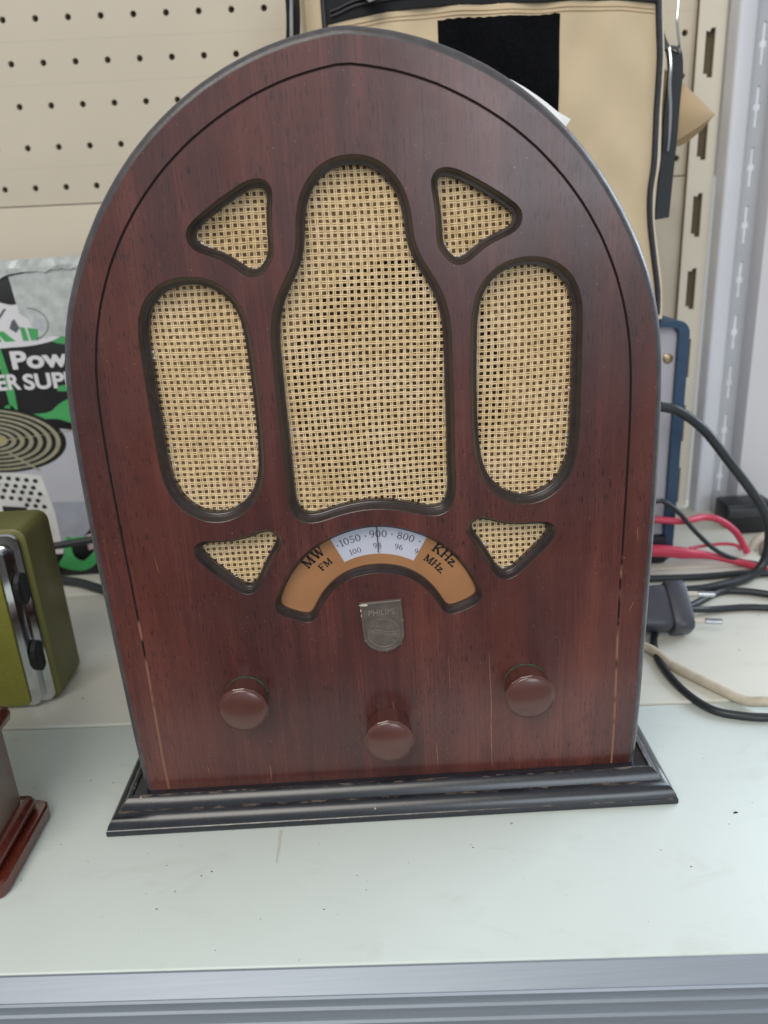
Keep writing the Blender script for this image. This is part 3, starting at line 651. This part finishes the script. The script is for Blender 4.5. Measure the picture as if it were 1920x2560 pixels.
def bag_front(x, z):  # puffed front surface
    u = (x-.105)/.121; w = (z-.35)/.14
    return .282-.010*max(0, 1-u**4)*max(0, 1-.6*w**4)-.0022*math.sin(9*u+13*w)*max(0, 1-u*u)-.0016*math.sin(19*u-11*w+1)*max(0, 1-u*u)-.0022*max(0, u)**3*math.sin(14*w+2)*max(0, 1-u**4)
def right_x(z):
    zs = [.225, .25, .276, .30, .324, .346, .374, .413, .45, .52]; xs = [.236, .2346, .2298, .2251, .2237, .2259, .2251, .2254, .2216, .222]
    return float(np.interp(z, zs, xs))
mb = MB(); nz, nxg = 40, 40; rows = []
for j in range(nz+1):
    z = .226+(.512-.226)*j/nz; row = []
    for i in range(nxg+1):
        x = -.0155+(right_x(z)+.0155)*i/nxg; row.append((x, bag_front(x, z), z))
    xr = right_x(z)
    row += [(xr+.0080, .288, z), (xr+.0160+.002*math.sin(z*40), .312, z), (xr+.018+.003*math.sin(z*50+1), .345, z), (xr+.012, .385, z), (xr-.004, .408, z), (.1, .412, z), (-.028, .408, z), (-.0365, .385, z), (-.0365, .33, z), (-.0285, .293, z), (-.020, .284, z)]
    rows.append(row)
mb.rings(rows, True, True, True); mb.build('bag_body', M_bag, bag, smooth=60)
def pipe(pts, r, name='piping', mat=M_pipe, n=8): return MB().tube(spline(pts, 6), r, n).build(name, mat, bag, smooth=60)
pipe([(right_x(z)+.0020, bag_front(right_x(z), z)-.0005, z) for z in np.linspace(.23, .51, 16)], .0024)
pipe([(-.0165, .2805, z) for z in np.linspace(.23, .51, 10)], .0021)
# zip tape across the top of the front, teeth and pull
def zlow(x): return float(np.interp(x, [-.016, .0, .027, .06, .12, .20, .224], [.4482, .4496, .4525, .4535, .4530, .4510, .4490]))
mb = MB(); rg = []
for x in np.linspace(-.0145, .2235, 40):
    y = bag_front(x, .46)-.0008; z0 = zlow(x); rg.append([(x, y, z0), (x, y-.0012, z0+.0006), (x, y-.0016, z0+.006), (x, y-.0016, z0+.026), (x, y, z0+.028)])
mb.rings(rg, False).build('zip_tape', M_web, bag, smooth=50)
for dz in (.0075, .0105):
    MB().tube([(x, bag_front(x, .46)-.0030, zlow(x)+dz-(.0035*math.exp(-((x+.012)/.012)**2))) for x in np.linspace(-.012, .2215, 40)], .0011, 6).build('zip_teeth', M_pipe, bag)
mb = MB(); mb.box(.0092, .0250, .2655, .2672, .4660, .4770); mb.add([(.0098, .2640, .4672), (.0250, .2630, .4668), (.0246, .2612, .4585), (.0160, .2606, .4558), (.0110, .2616, .4605), (.0098, .2655, .4672), (.0250, .2645, .4668), (.0246, .2627, .4585), (.0160, .2621, .4558), (.0110, .2631, .4605)], [(0,1,2,3,4), (9,8,7,6,5), (0,5,6,1), (1,6,7,2), (2,7,8,3), (3,8,9,4), (4,9,5,0)])
mb.build('zip_pull', M_pull, bag, bevel=.0004)
for dz in (.0035, .0060):
    MB().tube([(x, bag_front(x, zlow(x)-dz)-.0002, zlow(x)-dz) for x in np.linspace(-.012, .2215, 60)], .00035, 5).build('stitching', M_tan, bag)
# hook-and-loop patch
mb = MB(); rg = []
for j in range(25):
    z = .3610+(.4452-.3610)*j/24; rg.append([(x, bag_front(x, z)-.0016-(.0 if 0 < i < 24 else -.0012), z+.0004*math.sin(x*900)*(j in (0, 24))+.0006*(x-.1)*0) for i, x in enumerate(np.linspace(.0640, .1512, 25))])
mb.rings(rg, False).build('hook_patch', M_velcro, bag, smooth=60)
# right-hand strap loop, wire hooks and hanging webbing
def ribbon(pts, wv, th, name, mat, parent=bag):
    P = spline(pts, 6); wv = Vector(wv); rg = []
    for i, p in enumerate(P):
        d = (P[min(i+1, len(P)-1)]-P[max(i-1, 0)]).normalized(); nn = d.cross(wv).normalized()*th/2
        rg.append([p-wv-nn, p+wv-nn, p+wv+nn, p-wv+nn])
    return MB().rings(rg, True, True, True).build(name, mat, parent, smooth=45)
ribbon([(.2440, .318, .428), (.2478, .312, .424), (.2488, .308, .41), (.2475, .306, .39), (.2462, .304, .36), (.2452, .304, .335), (.2440, .304, .3035)], (.0068, .0035, .0006), .0016, 'webbing_strap', M_web)
ribbon([(.2385, .326, .50), (.2388, .324, .46), (.2400, .322, .44), (.2440, .318, .428)], (.0036, .003, .0), .0016, 'webbing_strap', M_web)
MB().tube(spline([(.2438, .306, .480), (.2455, .302, .455), (.2450, .300, .440), (.2478, .300, .425), (.2488, .304, .421), (.2470, .310, .424)], 8), .0011, 8).build('wire_hook', M_steel, bag)
MB().tube(spline([(.2412, .302, .4245), (.2420, .299, .412), (.2418, .2985, .400), (.2438, .299, .383), (.2442, .299, .366), (.2440, .300, .353)], 8), .0012, 8).build('wire_hook', M_steel, bag)
# left-hand strap loop
ribbon([(-.0400, .300, .50), (-.0395, .298, .470), (-.0405, .298, .452), (-.0440, .300, .430)], (.0048, .002, .0), .0016, 'webbing_strap', M_web)
MB().tube(spline([(-.0400, .293, .468), (-.0408, .292, .458), (-.0420, .292, .444), (-.0432, .293, .430)], 6), .0013, 8).build('wire_hook', M_steel, bag)
# folded tan shoulder strap
def sheet(grid, th, name):
    n = len(grid[0]); mb = MB(); rows = []
    for row in grid: rows.append([Vector(p) for p in row]+[Vector(p)+Vector((0, th, 0)) for p in row][::-1])
    mb.rings(rows, True, True, True); return mb.build(name, M_tan, bag, smooth=50)
g = []
for i in range(13):
    t = i/12
    a = Vector((.238, .318, .4170)).lerp(Vector((.2880, .322, .3795)), t); b = Vector((.236, .318, .3500)).lerp(Vector((.2880, .322, .3782)), t**.9)
    g.append([a.lerp(b, k/8)+Vector((0, -.010*math.sin(math.pi*k/8)*(1-t)-.004*math.sin(math.pi*t), 0)) for k in range(9)])
sheet(g, .0014, 'shoulder_strap')
g = []
for i in range(11):
    t = i/10
    a = Vector((.236, .330, .375)).lerp(Vector((.2878, .3235, .3792)), t); b = Vector((.236, .338, .3535)).lerp(Vector((.2878, .3245, .3776)), t**1.6)
    b.z = float(np.interp(b.x, [.236, .2534, .268, .279, .2878], [.3545, .3565, .3590, .3675, .3778]))
    g.append([a.lerp(b, k/5) for k in range(6)])
sheet(g, .0014, 'shoulder_strap')

# ------------------------------------------------------------------ blue instrument case on the right
M_blue = simple('navy hammered paint', rgb(38, 66, 94), .45, var=.12, nscale=300)
M_grey = simple('grey panel', rgb(172, 170, 180), .5, var=.03)
M_rub = simple('black plastic', rgb(24, 25, 29), .45, var=.15, nscale=80)
case = thing('instrument_case', (.12, .36, .0012), 'dark blue metal case with grey front panel and black foot', 'case')
sec = rrect(-.03, .2715, .0012, .2225, .011, 6); secin = rrect(-.0265, .2625, .0045, .2175, .0065, 6)
MB().rings([[(x, .4200, z) for x, z in sec], [(x, .2960, z) for x, z in sec], [(x, .2950, z) for x, z in rrect(-.0295, .2710, .0017, .2220, .0105, 6)], [(x, .2950, z) for x, z in secin], [(x, .3010, z) for x, z in secin]], True, True, False).build('shell', M_blue, case, smooth=40)
MB().slab(secin, .3010, .3025).build('front_panel', M_grey, case)
MB().rings([[(.2560+r*math.cos(a), y, .1905+r*math.sin(a)) for a in np.linspace(0, 2*math.pi, 18, endpoint=False)] for r, y in ((.0042, .3010), (.0042, .3000), (.0030, .2992), (.0005, .2990))], True, False, True).build('screw', simple('brass screw', rgb(170, 150, 120), .4, metal=.8), case)
MB().box(.10, .2645, .2915, .3000, .0012, .0290).build('foot_strip', M_rub, case, bevel=.003)

# ------------------------------------------------------------------ printed carton on the left
M_card = simple('glossy black carton', rgb(20, 19, 22), .35, var=.2)
M_pw = simple('white print', rgb(214, 212, 216), .4, var=.02)
M_pg = simple('green print', rgb(70, 158, 92), .4, var=.06)
M_pgy = simple('grey print', rgb(178, 179, 188), .4, var=.02)
M_pk = simple('black print', rgb(18, 18, 20), .4)
M_ptan = simple('fan wire print', rgb(150, 146, 124), .4, var=.15, nscale=120)
M_frost = simple('crinkled clear tape', rgb(182, 187, 186), .3, var=.2, nscale=90, bumpd=.0003, coat=.4)
CY = .345
box = thing('printed_carton', (-.34, .39, .0012), 'glossy black and green printed carton with white lettering and fan picture', 'carton')
MB().box(-.56, -.205, CY, .435, .0012, .3010).build('carton_body', M_card, box, bevel=.001)
def pr_(name, poly, mat, layer, parent=box): return MB().slab(poly, CY-.00025*layer, CY-.00025*layer+.0002).build(name, mat, parent, smooth=0)
# tape and frosted label along the top
mb = MB(); rg = []
rr = random.Random(8)
for i in range(40):
    x = -.42+.20*i/39; rg.append([(x, CY-.0012-rr.uniform(0, .0016), .2870+rr.uniform(-.0015, .0015)+(.004 if x > -.308 else 0)), (x, CY-.0016-rr.uniform(0, .0018), .2945+rr.uniform(-.001, .001)), (x, CY-.0010-rr.uniform(0, .0014), .3010), (x, CY+.02, .3025)])
mb.rings(rg, False).build('clear_tape', M_frost, box, smooth=0)
pr_('sticker', [(-.3090,.2880),(-.240,.2965),(-.240,.2420),(-.262,.2330),(-.281,.2360),(-.2955,.2345),(-.3000,.2520),(-.3060,.2560),(-.3075,.2680)], M_frost, 3)
pr_('logo_ground', spline_poly if 0 else [(p.x, p.z) for p in spline([(-.352,0,.262),(-.330,0,.268),(-.312,0,.2640),(-.300,0,.2660),(-.275,0,.2670),(-.2660,0,.2580),(-.2660,0,.2420),(-.279,0,.2325),(-.298,0,.2285),(-.320,0,.2275),(-.345,0,.2290),(-.36,0,.245)], 5, True)], M_pw, 1)
pr_('green_ground', [(-.29,.2345),(-.24,.2470),(-.24,.2210),(-.279,.2290)], M_pg, 0.6)
# letter strokes of the logo: X and D with green feet
pr_('logo_stroke', [(-.3390,.2330),(-.3270,.2330),(-.3330,.2440),(-.3420,.2440)], M_pg, 2); pr_('logo_stroke', [(-.3245,.2328),(-.3150,.2328),(-.3240,.2420),(-.3310,.2420)], M_pg, 2)
pr_('logo_stroke', [(-.3330,.2470),(-.3300,.2470),(-.3170,.2610),(-.3195,.2610)], M_inkg, 2); pr_('logo_stroke', [(-.3180,.2440),(-.3130,.2400),(-.3090,.2440),(-.3120,.2520),(-.3150,.2500)], M_inkg, 2)
pr_('logo_stroke', [(-.3080,.2330),(-.3030,.2330),(-.3045,.2440),(-.3085,.2450)], M_pg, 4); pr_('logo_stroke', [(-.3010,.2330),(-.2945,.2330),(-.2930,.2420),(-.3020,.2440)], M_pg, 4)
dd = [(-.3000+.0175*math.cos(a), .2470+.0140*math.sin(a)) for a in np.linspace(-1.3, 1.5, 20)]
pr_('logo_stroke', dd+[(-.3000+.0168*math.cos(a), .2470+.0133*math.sin(a)) for a in np.linspace(1.5, -1.3, 20)], M_inkg, 4)
pr_('logo_stroke', rrect(-.2960, -.2880, .2410, .2520, .0038, 4), M_pgy, 4)
text('lettering', 'e', .0215, -.3440, CY-.0009, .2088, M_pw, box, .0006)
text('lettering', 'Power', .0215, -.3235, CY-.0009, .2087, M_pw, box, .0008, sx=1.33)
text('lettering', 'ER', .0192, -.3405, CY-.0009, .1902, M_pw, box, .0006, sx=.98)
text('lettering', 'SUPPLY', .0192, -.3160, CY-.0009, .1895, M_pw, box, .0006, sx=1.16)
pr_('print_bar', [(-.3330,.1660),(-.3270,.1660),(-.3260,.1900),(-.3300,.2270),(-.3345,.2270)], M_pg, 1)
pr_('print_bar', [(p.x, p.z) for p in spline([(-.352,0,.1605),(-.338,0,.1745),(-.331,0,.1745),(-.325,0,.1672),(-.300,0,.1668),(-.289,0,.1735),(-.279,0,.1780),(-.272,0,.1740),(-.279,0,.1690),(-.279,0,.1650),(-.272,0,.1600),(-.280,0,.1560),(-.292,0,.1602),(-.310,0,.1605),(-.335,0,.1570)], 4, True)], M_pg, 1)
pr_('print_bar', [(-.287,.1860),(-.262,.1840),(-.262,.1930),(-.287,.1905)], M_pg, 1)
# pictured power unit: grey body, fan and perforated end
pr_('picture_body', [(-.50,.1900),(-.352,.1610),(-.255,.1450),(-.240,.1400),(-.255,.0760),(-.3000,.0335),(-.325,.0260),(-.50,.0260)], M_pgy, 2)
pr_('picture_side', [(-.3140,.0800),(-.255,.0770),(-.3000,.0335),(-.3140,.0300)], simple('shade grey print', rgb(150, 154, 166), .4), 2.5)
pr_('picture_end', [(-.45,.1270),(-.3185,.1070),(-.3130,.0700),(-.3130,.0260),(-.45,.0260)], simple('pale print', rgb(204, 204, 204), .4), 3)
fc = (-.3560, .1440); fa, fb = .0640, .0300
def ell(k, sx=0.0): return [(fc[0]+fa*k*math.cos(a)+sx, fc[1]+fb*k*math.sin(a)-.06*fa*k*math.cos(a)) for a in np.linspace(0, 2*math.pi, 60, endpoint=False)]
pr_('fan_opening', ell(1.06), M_pk, 3.2)
for k in (.98, .85, .72, .59, .46, .34, .22):
    o_, i_ = ell(k), ell(k-.065)
    MB().rings([[(x, CY-.0009, z) for x, z in o_], [(x, CY-.0010, z) for x, z in i_]]).build('fan_ring', M_ptan, box, smooth=0)
pr_('fan_hub', ell(.17), simple('amber print', rgb(166, 150, 96), .4), 4)
pr_('fan_spoke', [(-.356,.1430),(-.2920,.1478),(-.2800,.1500),(-.2800,.1488),(-.356,.1415)], M_ptan, 4.4); pr_('fan_spoke', [(-.3440,.1300),(-.3200,.1120),(-.3170,.1120),(-.3420,.1310)], M_ptan, 4.4)
for j in range(6):
    for i in range(9):
        x = -.3250-.0082*i-.0041*(j % 2)+.0008*j; z = .1020-.0066*j+.0014*i
        if j >= 4 and 2 < i < 7: continue
        pr_('vent_print', [(x+.0024*math.cos(k*math.pi/4), z+.0022*math.sin(k*math.pi/4)) for k in range(8)], M_pk, 4)
pr_('socket_print', [(-.3620,.0790),(-.3390,.0760),(-.3390,.0600),(-.3620,.0620)], M_pk, 4.5)
# green swirl near the bottom
pr_('print_swirl', [(p.x, p.z) for p in spline([(-.3200,0,.0130),(-.3130,0,.0250),(-.3080,0,.0420),(-.3040,0,.0420),(-.3040,0,.0240),(-.2960,0,.0170),(-.2880,0,.0220),(-.2800,0,.0290),(-.2740,0,.0270),(-.2850,0,.0120),(-.3000,0,.0065)], 5, True)], M_pg, 2.8)
pr_('print_swirl', [(-.3040,.0380),(-.2880,.0400),(-.2880,.0430),(-.3050,.0420)], M_pg, 2.8)
pr_('print_patch', [(-.2880,.0280),(-.2780,.0300),(-.2780,.0460),(-.2880,.0440)], simple('photo print', rgb(170, 150, 160), .4, var=.4, nscale=120), 3.0)

# ------------------------------------------------------------------ olive transistor radio at left
M_olive = simple('olive green plastic', rgb(104, 103, 50), .42, var=.05, nscale=20, dust=.05)
M_lime = simple('lime speckled panel', rgb(140, 138, 58), .5, var=.12, nscale=600)
M_chrome = simple('chromed plastic', rgb(218, 222, 226), .10, metal=1.0, var=.03)
M_wheel = simple('black thumbwheel', rgb(22, 22, 22), .6)
pr2 = thing('pocket_radio', (-.30, .14, .0012), 'olive green plastic transistor radio with chrome front frame and two black thumbwheels', 'radio')
z0 = .0012
s1 = rrect(-.40, -.2365, z0, .1340, .008); s2 = rrect(-.3985, -.2382, z0+.001, .1325, .007)
MB().rings([[(x, .168, z) for x, z in rrect(-.397, -.2395, z0+.003, .1312, .006)], [(x, .166, z) for x, z in s2], [(x, .1630, z) for x, z in s1], [(x, .1240, z) for x, z in s1], [(x, .1228, z) for x, z in s2]], True, True, True).build('housing', M_olive, pr2, smooth=45)
c1 = rrect(-.3965, -.2392, z0+.0012, .1318, .0075, 8); c2 = rrect(-.390, -.2480, z0+.0012, .1225, .005, 8)
MB().rings([[(x, .1228, z) for x, z in c1], [(x, .1205, z) for x, z in c1], [(x, .1195, z) for x, z in rrect(-.3958, -.2400, z0+.0016, .1310, .0070, 8)], [(x, .1200, z) for x, z in rrect(-.391, -.2470, z0+.0020, .1235, .0055, 8)], [(x, .1150, z) for x, z in c2], [(x, .1140, z) for x, z in rrect(-.3895, -.2490, z0+.0016, .1218, .0048, 8)], [(x, .1143, z) for x, z in rrect(-.384, -.2540, z0+.0022, .1160, .004, 8)]], True, False, True).build('chrome_frame', M_chrome, pr2, smooth=35)
MB().slab(rrect(-.384, -.2545, z0+.0024, .1155, .004, 6), .1128, .1143).build('grille_panel', M_lime, pr2, bevel=.0004)
for zc in (.0925, .0400):
    mb = MB(); n = 36
    rgs = []
    for xx, r in ((-.2470, .0125), (-.2466, .0132), (-.2432, .0132), (-.2428, .0125)):
        rgs.append([(xx, .1250+r*(1+.02*(k % 2))*math.cos(2*math.pi*k/n), zc+r*(1+.02*(k % 2))*math.sin(2*math.pi*k/n)) for k in range(n)])
    mb.rings(rgs, True, True, True).build('thumbwheel', M_wheel, pr2, smooth=20)

# ------------------------------------------------------------------ brown wooden case at the lower left
M_brown = simple('brown lacquered board', rgb(124, 106, 96), .4, var=.05, nscale=40)
M_red = wood_mat('red brown moulding', rgb(52, 18, 14), rgb(84, 30, 22), rgb(110, 44, 30), .6, .25, .3)
bc = thing('wooden_case', (-.25, -.02, 0), 'brown wooden case with red-brown mouldings at the lower left edge', 'case')
MB().box(-.32, -.2085, -.048, -.0045, .0165, .20).build('case_body', M_brown, bc, bevel=.0015)
def mould(x1, y0, y1, prof, name, ch):
    rg = []
    for e, z in prof:
        rg.append([(-.34, y0-e, z), (x1+e-ch, y0-e, z), (x1+e-ch*.3, y0-e+ch*.3, z), (x1+e, y0-e+ch, z), (x1+e, y1+e-ch, z), (x1+e-ch*.3, y1+e-ch*.3, z), (x1+e-ch, y1+e, z), (-.34, y1+e, z)])
    return MB().rings(rg, True, True, True).build(name, M_red, bc, smooth=35)
mould(-.2085, -.048, -.0045, [(-.002, 0), (.0098, 0), (.0108, .0012), (.0108, .0080), (.0098, .0092), (-.002, .0094)], 'foot_moulding', .006)
mould(-.2085, -.048, -.0045, [(-.002, .0094), (.0040, .0094), (.0056, .0112), (.0060, .0140), (.0050, .0166), (.0030, .0180), (-.002, .0182)], 'foot_bead', .004)
mould(-.2085, -.048, -.0045, [(-.002, .0690), (.0030, .0690), (.0046, .0708), (.0052, .0738), (.0044, .0768), (.0026, .0786), (-.002, .0788)], 'side_bead', .003)

# ------------------------------------------------------------------ cables and plugs
M_cblk = simple('black cable', rgb(36, 40, 44), .42, var=.1, nscale=200)
M_cwht = simple('dirty white cable', rgb(196, 186, 166), .5, var=.12, nscale=150)
M_cred = simple('red cable', rgb(196, 62, 88), .38, var=.05)
M_plug = simple('dark grey plug plastic', rgb(66, 66, 76), .45, var=.05)
M_pwht = simple('ivory plastic', rgb(206, 198, 184), .5)
def cable(pts, r, mat, name, label, cat='cable', n=10):
    return tag(MB().tube(spline(pts, 10), r, n).build(name, mat, smooth=70), label, cat)
cable([(.17,.245,.170),(.200,.250,.168),(.234,.250,.1608),(.2499,.250,.1556),(.2709,.250,.1393),(.2932,.250,.1123),(.3164,.250,.0827),(.3309,.250,.0601),(.3365,.251,.0400),(.3350,.250,.0200),(.326,.246,.0090),(.310,.240,.0055),(.280,.230,.0052),(.262,.2275,.0052),(.235,.228,.0052),(.19,.235,.0052)], .0040, M_cblk, 'thick_cable', 'thick black cable arching out from behind the radio to the right')
cable([(.230,.190,.0045),(.253,.202,.0042),(.285,.223,.0042),(.305,.222,.0042),(.325,.212,.0042),(.344,.200,.0042),(.40,.17,.0020)], .0030, M_cblk, 'flat_cable', 'short black cable running right past the plug pins')
cable([(.21,.258,.0045),(.276,.254,.0042),(.321,.256,.0042),(.340,.253,.0042),(.40,.25,.0)], .0030, M_cblk, 'straight_cable', 'straight black cable lying behind the grey plug')
cable([(.45,.150,-.002),(.37,.178,.0),(.345,.186,.0030),(.310,.191,.0042),(.292,.194,.0042),(.265,.192,.0050),(.245,.187,.0085),(.230,.181,.0065),(.213,.168,.0042),(.203,.148,.0040),(.1985,.125,.0038),(.1985,.101,.0038),(.203,.079,.0030),(.212,.062,.0026),(.226,.0545,.0026),(.242,.051,.0026),(.27,.05,.0026),(.33,.055,.0026)], .0027, M_cblk, 'looped_cable', 'black cable curling in a loop on the shelf beside the radio')
cable([(.16,.165,.0048),(.194,.142,.0046),(.204,.1155,.0046),(.2145,.0975,.0046),(.2245,.0815,.0046),(.235,.068,.0042),(.246,.0605,.0076),(.27,.054,.0090),(.33,.04,.0036)], .0034, M_cwht, 'white_cable', 'dirty white cable lying next to the looped black cable')
cable([(.20,.306,.0475),(.255,.290,.0460),(.277,.290,.0435),(.300,.300,.0420),(.315,.300,.0380),(.331,.300,.0250),(.341,.300,.0090),(.3435,.299,.0040)], .0032, M_cred, 'upper_red_cable', 'upper red cable bending down at the white adapter')
cable([(.215,.2885,.0075),(.262,.2870,.0130),(.284,.2880,.0100),(.306,.292,.0065),(.325,.280,.0045),(.334,.270,.0042),(.343,.256,.0030),(.375,.235,-.0020)], [.0058]*22+[.0045]*10+[.0033]*60, M_cred, 'lower_red_cable', 'thicker lower red cable running across to the right') if 0 else None
def cable_r(pts, r0, r1, mat, name, label):
    P = spline(pts, 10); n = len(P); rs = [r0 if i/n < .25 else r1+(r0-r1)*max(0, 1-(i/n-.25)/.15) for i in range(n)]
    return tag(MB().tube(P, rs, 10).build(name, mat, smooth=70), label, 'cable')
cable_r([(.215,.2840,.0190),(.250,.2840,.0185),(.275,.2860,.0140),(.300,.2880,.0090),(.322,.280,.0055),(.334,.270,.0045),(.3435,.256,.0042),(.352,.245,.0032),(.40,.22,-.0025)], .0058, .0033, M_cred, 'lower_red_cable', 'thicker lower red cable running across to the right')
cable([(.285,.2900,.0160),(.300,.296,.0150),(.318,.298,.0150),(.331,.298,.0130),(.3365,.299,.0080)], .0016, M_cred, 'thin_red_wire', 'thin pink red wire between the two red cables')
cable([(.215,.262,.070),(.247,.280,.0680),(.256,.280,.0660),(.269,.280,.0550),(.285,.280,.0360),(.305,.280,.0170),(.326,.279,.0065),(.340,.277,.0032),(.37,.272,-.0035)], .0022, M_cblk, 'thin_cable', 'thin black wire sagging across the red cables')
cable([(-.345,.299,.0500),(-.3148,.300,.0512),(-.2948,.300,.0522),(-.2627,.300,.0561),(-.235,.300,.0600),(-.19,.300,.0500),(-.16,.297,.0080)], .0036, M_cblk, 'hanging_cable', 'black cable stretched between olive radio and wooden radio')
cable([(-.36,.352 if 0 else .336,.0052),(-.303,.322,.0056),(-.264,.299,.0056),(-.22,.275,.0056),(-.15,.26,.0056)], .0044, M_cblk, 'floor_cable', 'thick black cable lying on the shelf behind the olive radio')
# euro plug lying on its edge
plug = thing('mains_plug', (.222, .170, .0012), 'dark grey two-pin mains plug lying beside the radio', 'plug')
ax = Vector((0, .75, .66)).normalized(); bx_ = Vector((0, -.66, .75)).normalized(); ctr = Vector((-.0085, .1690, .0212))
def psec(x, a, b, n=24, sh=0.0):
    out = []
    for k in range(n):
        t = 2*math.pi*k/n; c, s_ = math.cos(t), math.sin(t)
        out.append(Vector((x, 0, 0))+ctr+ax*(a*math.copysign(abs(c)**.45, c))+bx_*(b*math.copysign(abs(s_)**.45, s_)+sh))
    return out
MB().rings([psec(.2275, .0195, .0105), psec(.2285, .0205, .0112), psec(.2415, .0205, .0112), psec(.2428, .0196, .0104)], True, True, True).build('plug_face', M_plug, plug, smooth=45)
MB().rings([psec(.186, .008, .006), psec(.192, .0130, .0085), psec(.205, .0165, .0098), psec(.218, .0178, .0100), psec(.2262, .0180, .0100), psec(.2275, .0172, .0096)], True, True, True).build('plug_grip', M_plug, plug, smooth=60)
for s_ in (-1, 1):
    p0 = Vector((.2420, 0, 0))+ctr+ax*s_*.0112; p1 = p0+Vector((.0115, -.002, 0)); p2 = p1+Vector((.0125, -.0025, 0))
    pn = MB().tube([p0, p1], .0019, 12).build('pin_sleeve', M_pwht, plug); MB().tube([p1, p1+Vector((.0004, 0, 0)), p2-Vector((.0008, 0, 0)), p2], [.0019, .0023, .0023, .0014], 12).build('pin', M_steel, plug)
MB().rings([[Vector((.2352, 0, 0))+ctr+bx_*.0113+Vector((r*math.cos(t), 0, 0))+ax*(.002+r*math.sin(t)) for t in np.linspace(0, 2*math.pi, 10, endpoint=False)] for r in (.0008, .0001)], True, False, True).build('screw_hole', M_dark, plug)
# black adapter and white adapter further back on the neighbouring shelf
ad = thing('power_adapter', (.375, .38, -.006), 'black box-shaped power adapter at the right edge behind the red cable', 'adapter')
MB().box(.3520, .4010, .366, .396, -.006, .0265).build('adapter_body', M_rub, ad, bevel=.003)
MB().box(.3540, .3990, .3645, .3662, .0130, .0225).build('adapter_lip', simple('charcoal plastic', rgb(52, 55, 60), .4), ad, bevel=.0006)
wa = thing('white_adapter', (.372, .30, -.006), 'small ivory white socket adapter at the right edge below the black power adapter', 'adapter')
MB().tube(spline([(.3560,.316,-.003),(.3570,.314,.006),(.3620,.313,.0125),(.3700,.312,.0145),(.382,.312,.0140)], 6), .0042, 10).build('adapter_arm', M_pwht, wa)
MB().box(.3620, .4000, .2950, .3180, -.006, .0085).build('adapter_body', M_pwht, wa, bevel=.004)
MB().box(.3580, .3750, .2760, .2945, -.006, .0030).build('adapter_foot', simple('pale blue plastic', rgb(170, 178, 192), .4), wa, bevel=.002)
# dried drip on the shelf in front of the base
P = [(-.0615, -.0205), (-.0617, -.026), (-.0614, -.032), (-.0616, -.038), (-.0615, -.044)]
mb = MB(); V = []
for k, (x, y) in enumerate(P): w_ = (.0011, .0008, .0006, .0005, .0002)[k]; V += [(x-w_, y, .0002), (x+w_*.8, y, .0002)]
mb.add(V, [(2*k, 2*k+1, 2*k+3, 2*k+2) for k in range(4)]); mb.build('stain', simple('dried drip', rgb(196, 196, 182), .6, var=.1, nscale=900), shelf, smooth=0)
# crumbs of dirt on the shelf
rr = random.Random(11); mb = MB()
spots = [(.187,-.027,.0011),(.042,-.041,.0004),(-.1,-.0495,.0004),(-.148,.02,.0005),(-.17,.028,.0004),(-.095,-.047,.0005),(-.12,-.041,.0003),(.138,-.05,.0003),(.149,-.062,.0004),(-.2,-.03,.0004),(-.035,-.075,.0004),(-.118,-.069,.0005),(.18,-.035,.0003),(-.137,.1,.0006)]
spots += [(rr.uniform(-.2, .2), rr.uniform(-.10, -.02), rr.uniform(.00015, .0003)) for _ in range(18)]
for x, y, s_ in spots:
    a = rr.uniform(0, 3); V = []
    for k in range(6): V.append((x+s_*1.6*rr.uniform(.6, 1.2)*math.cos(k*1.047+a), y+s_*.8*rr.uniform(.6, 1.2)*math.sin(k*1.047+a), .00002+(.0012 if y > .079 else 0)))
    V.append((x, y, s_*.9+(.0012 if y > .079 else 0))); mb.add(V, [(k, (k+1) % 6, 6) for k in range(6)])
o = mb.build('dirt_crumbs', simple('dark grit', rgb(58, 56, 50), .9), smooth=0); o['kind'] = 'stuff'; o['label'] = 'dark specks of dirt on the shelf'
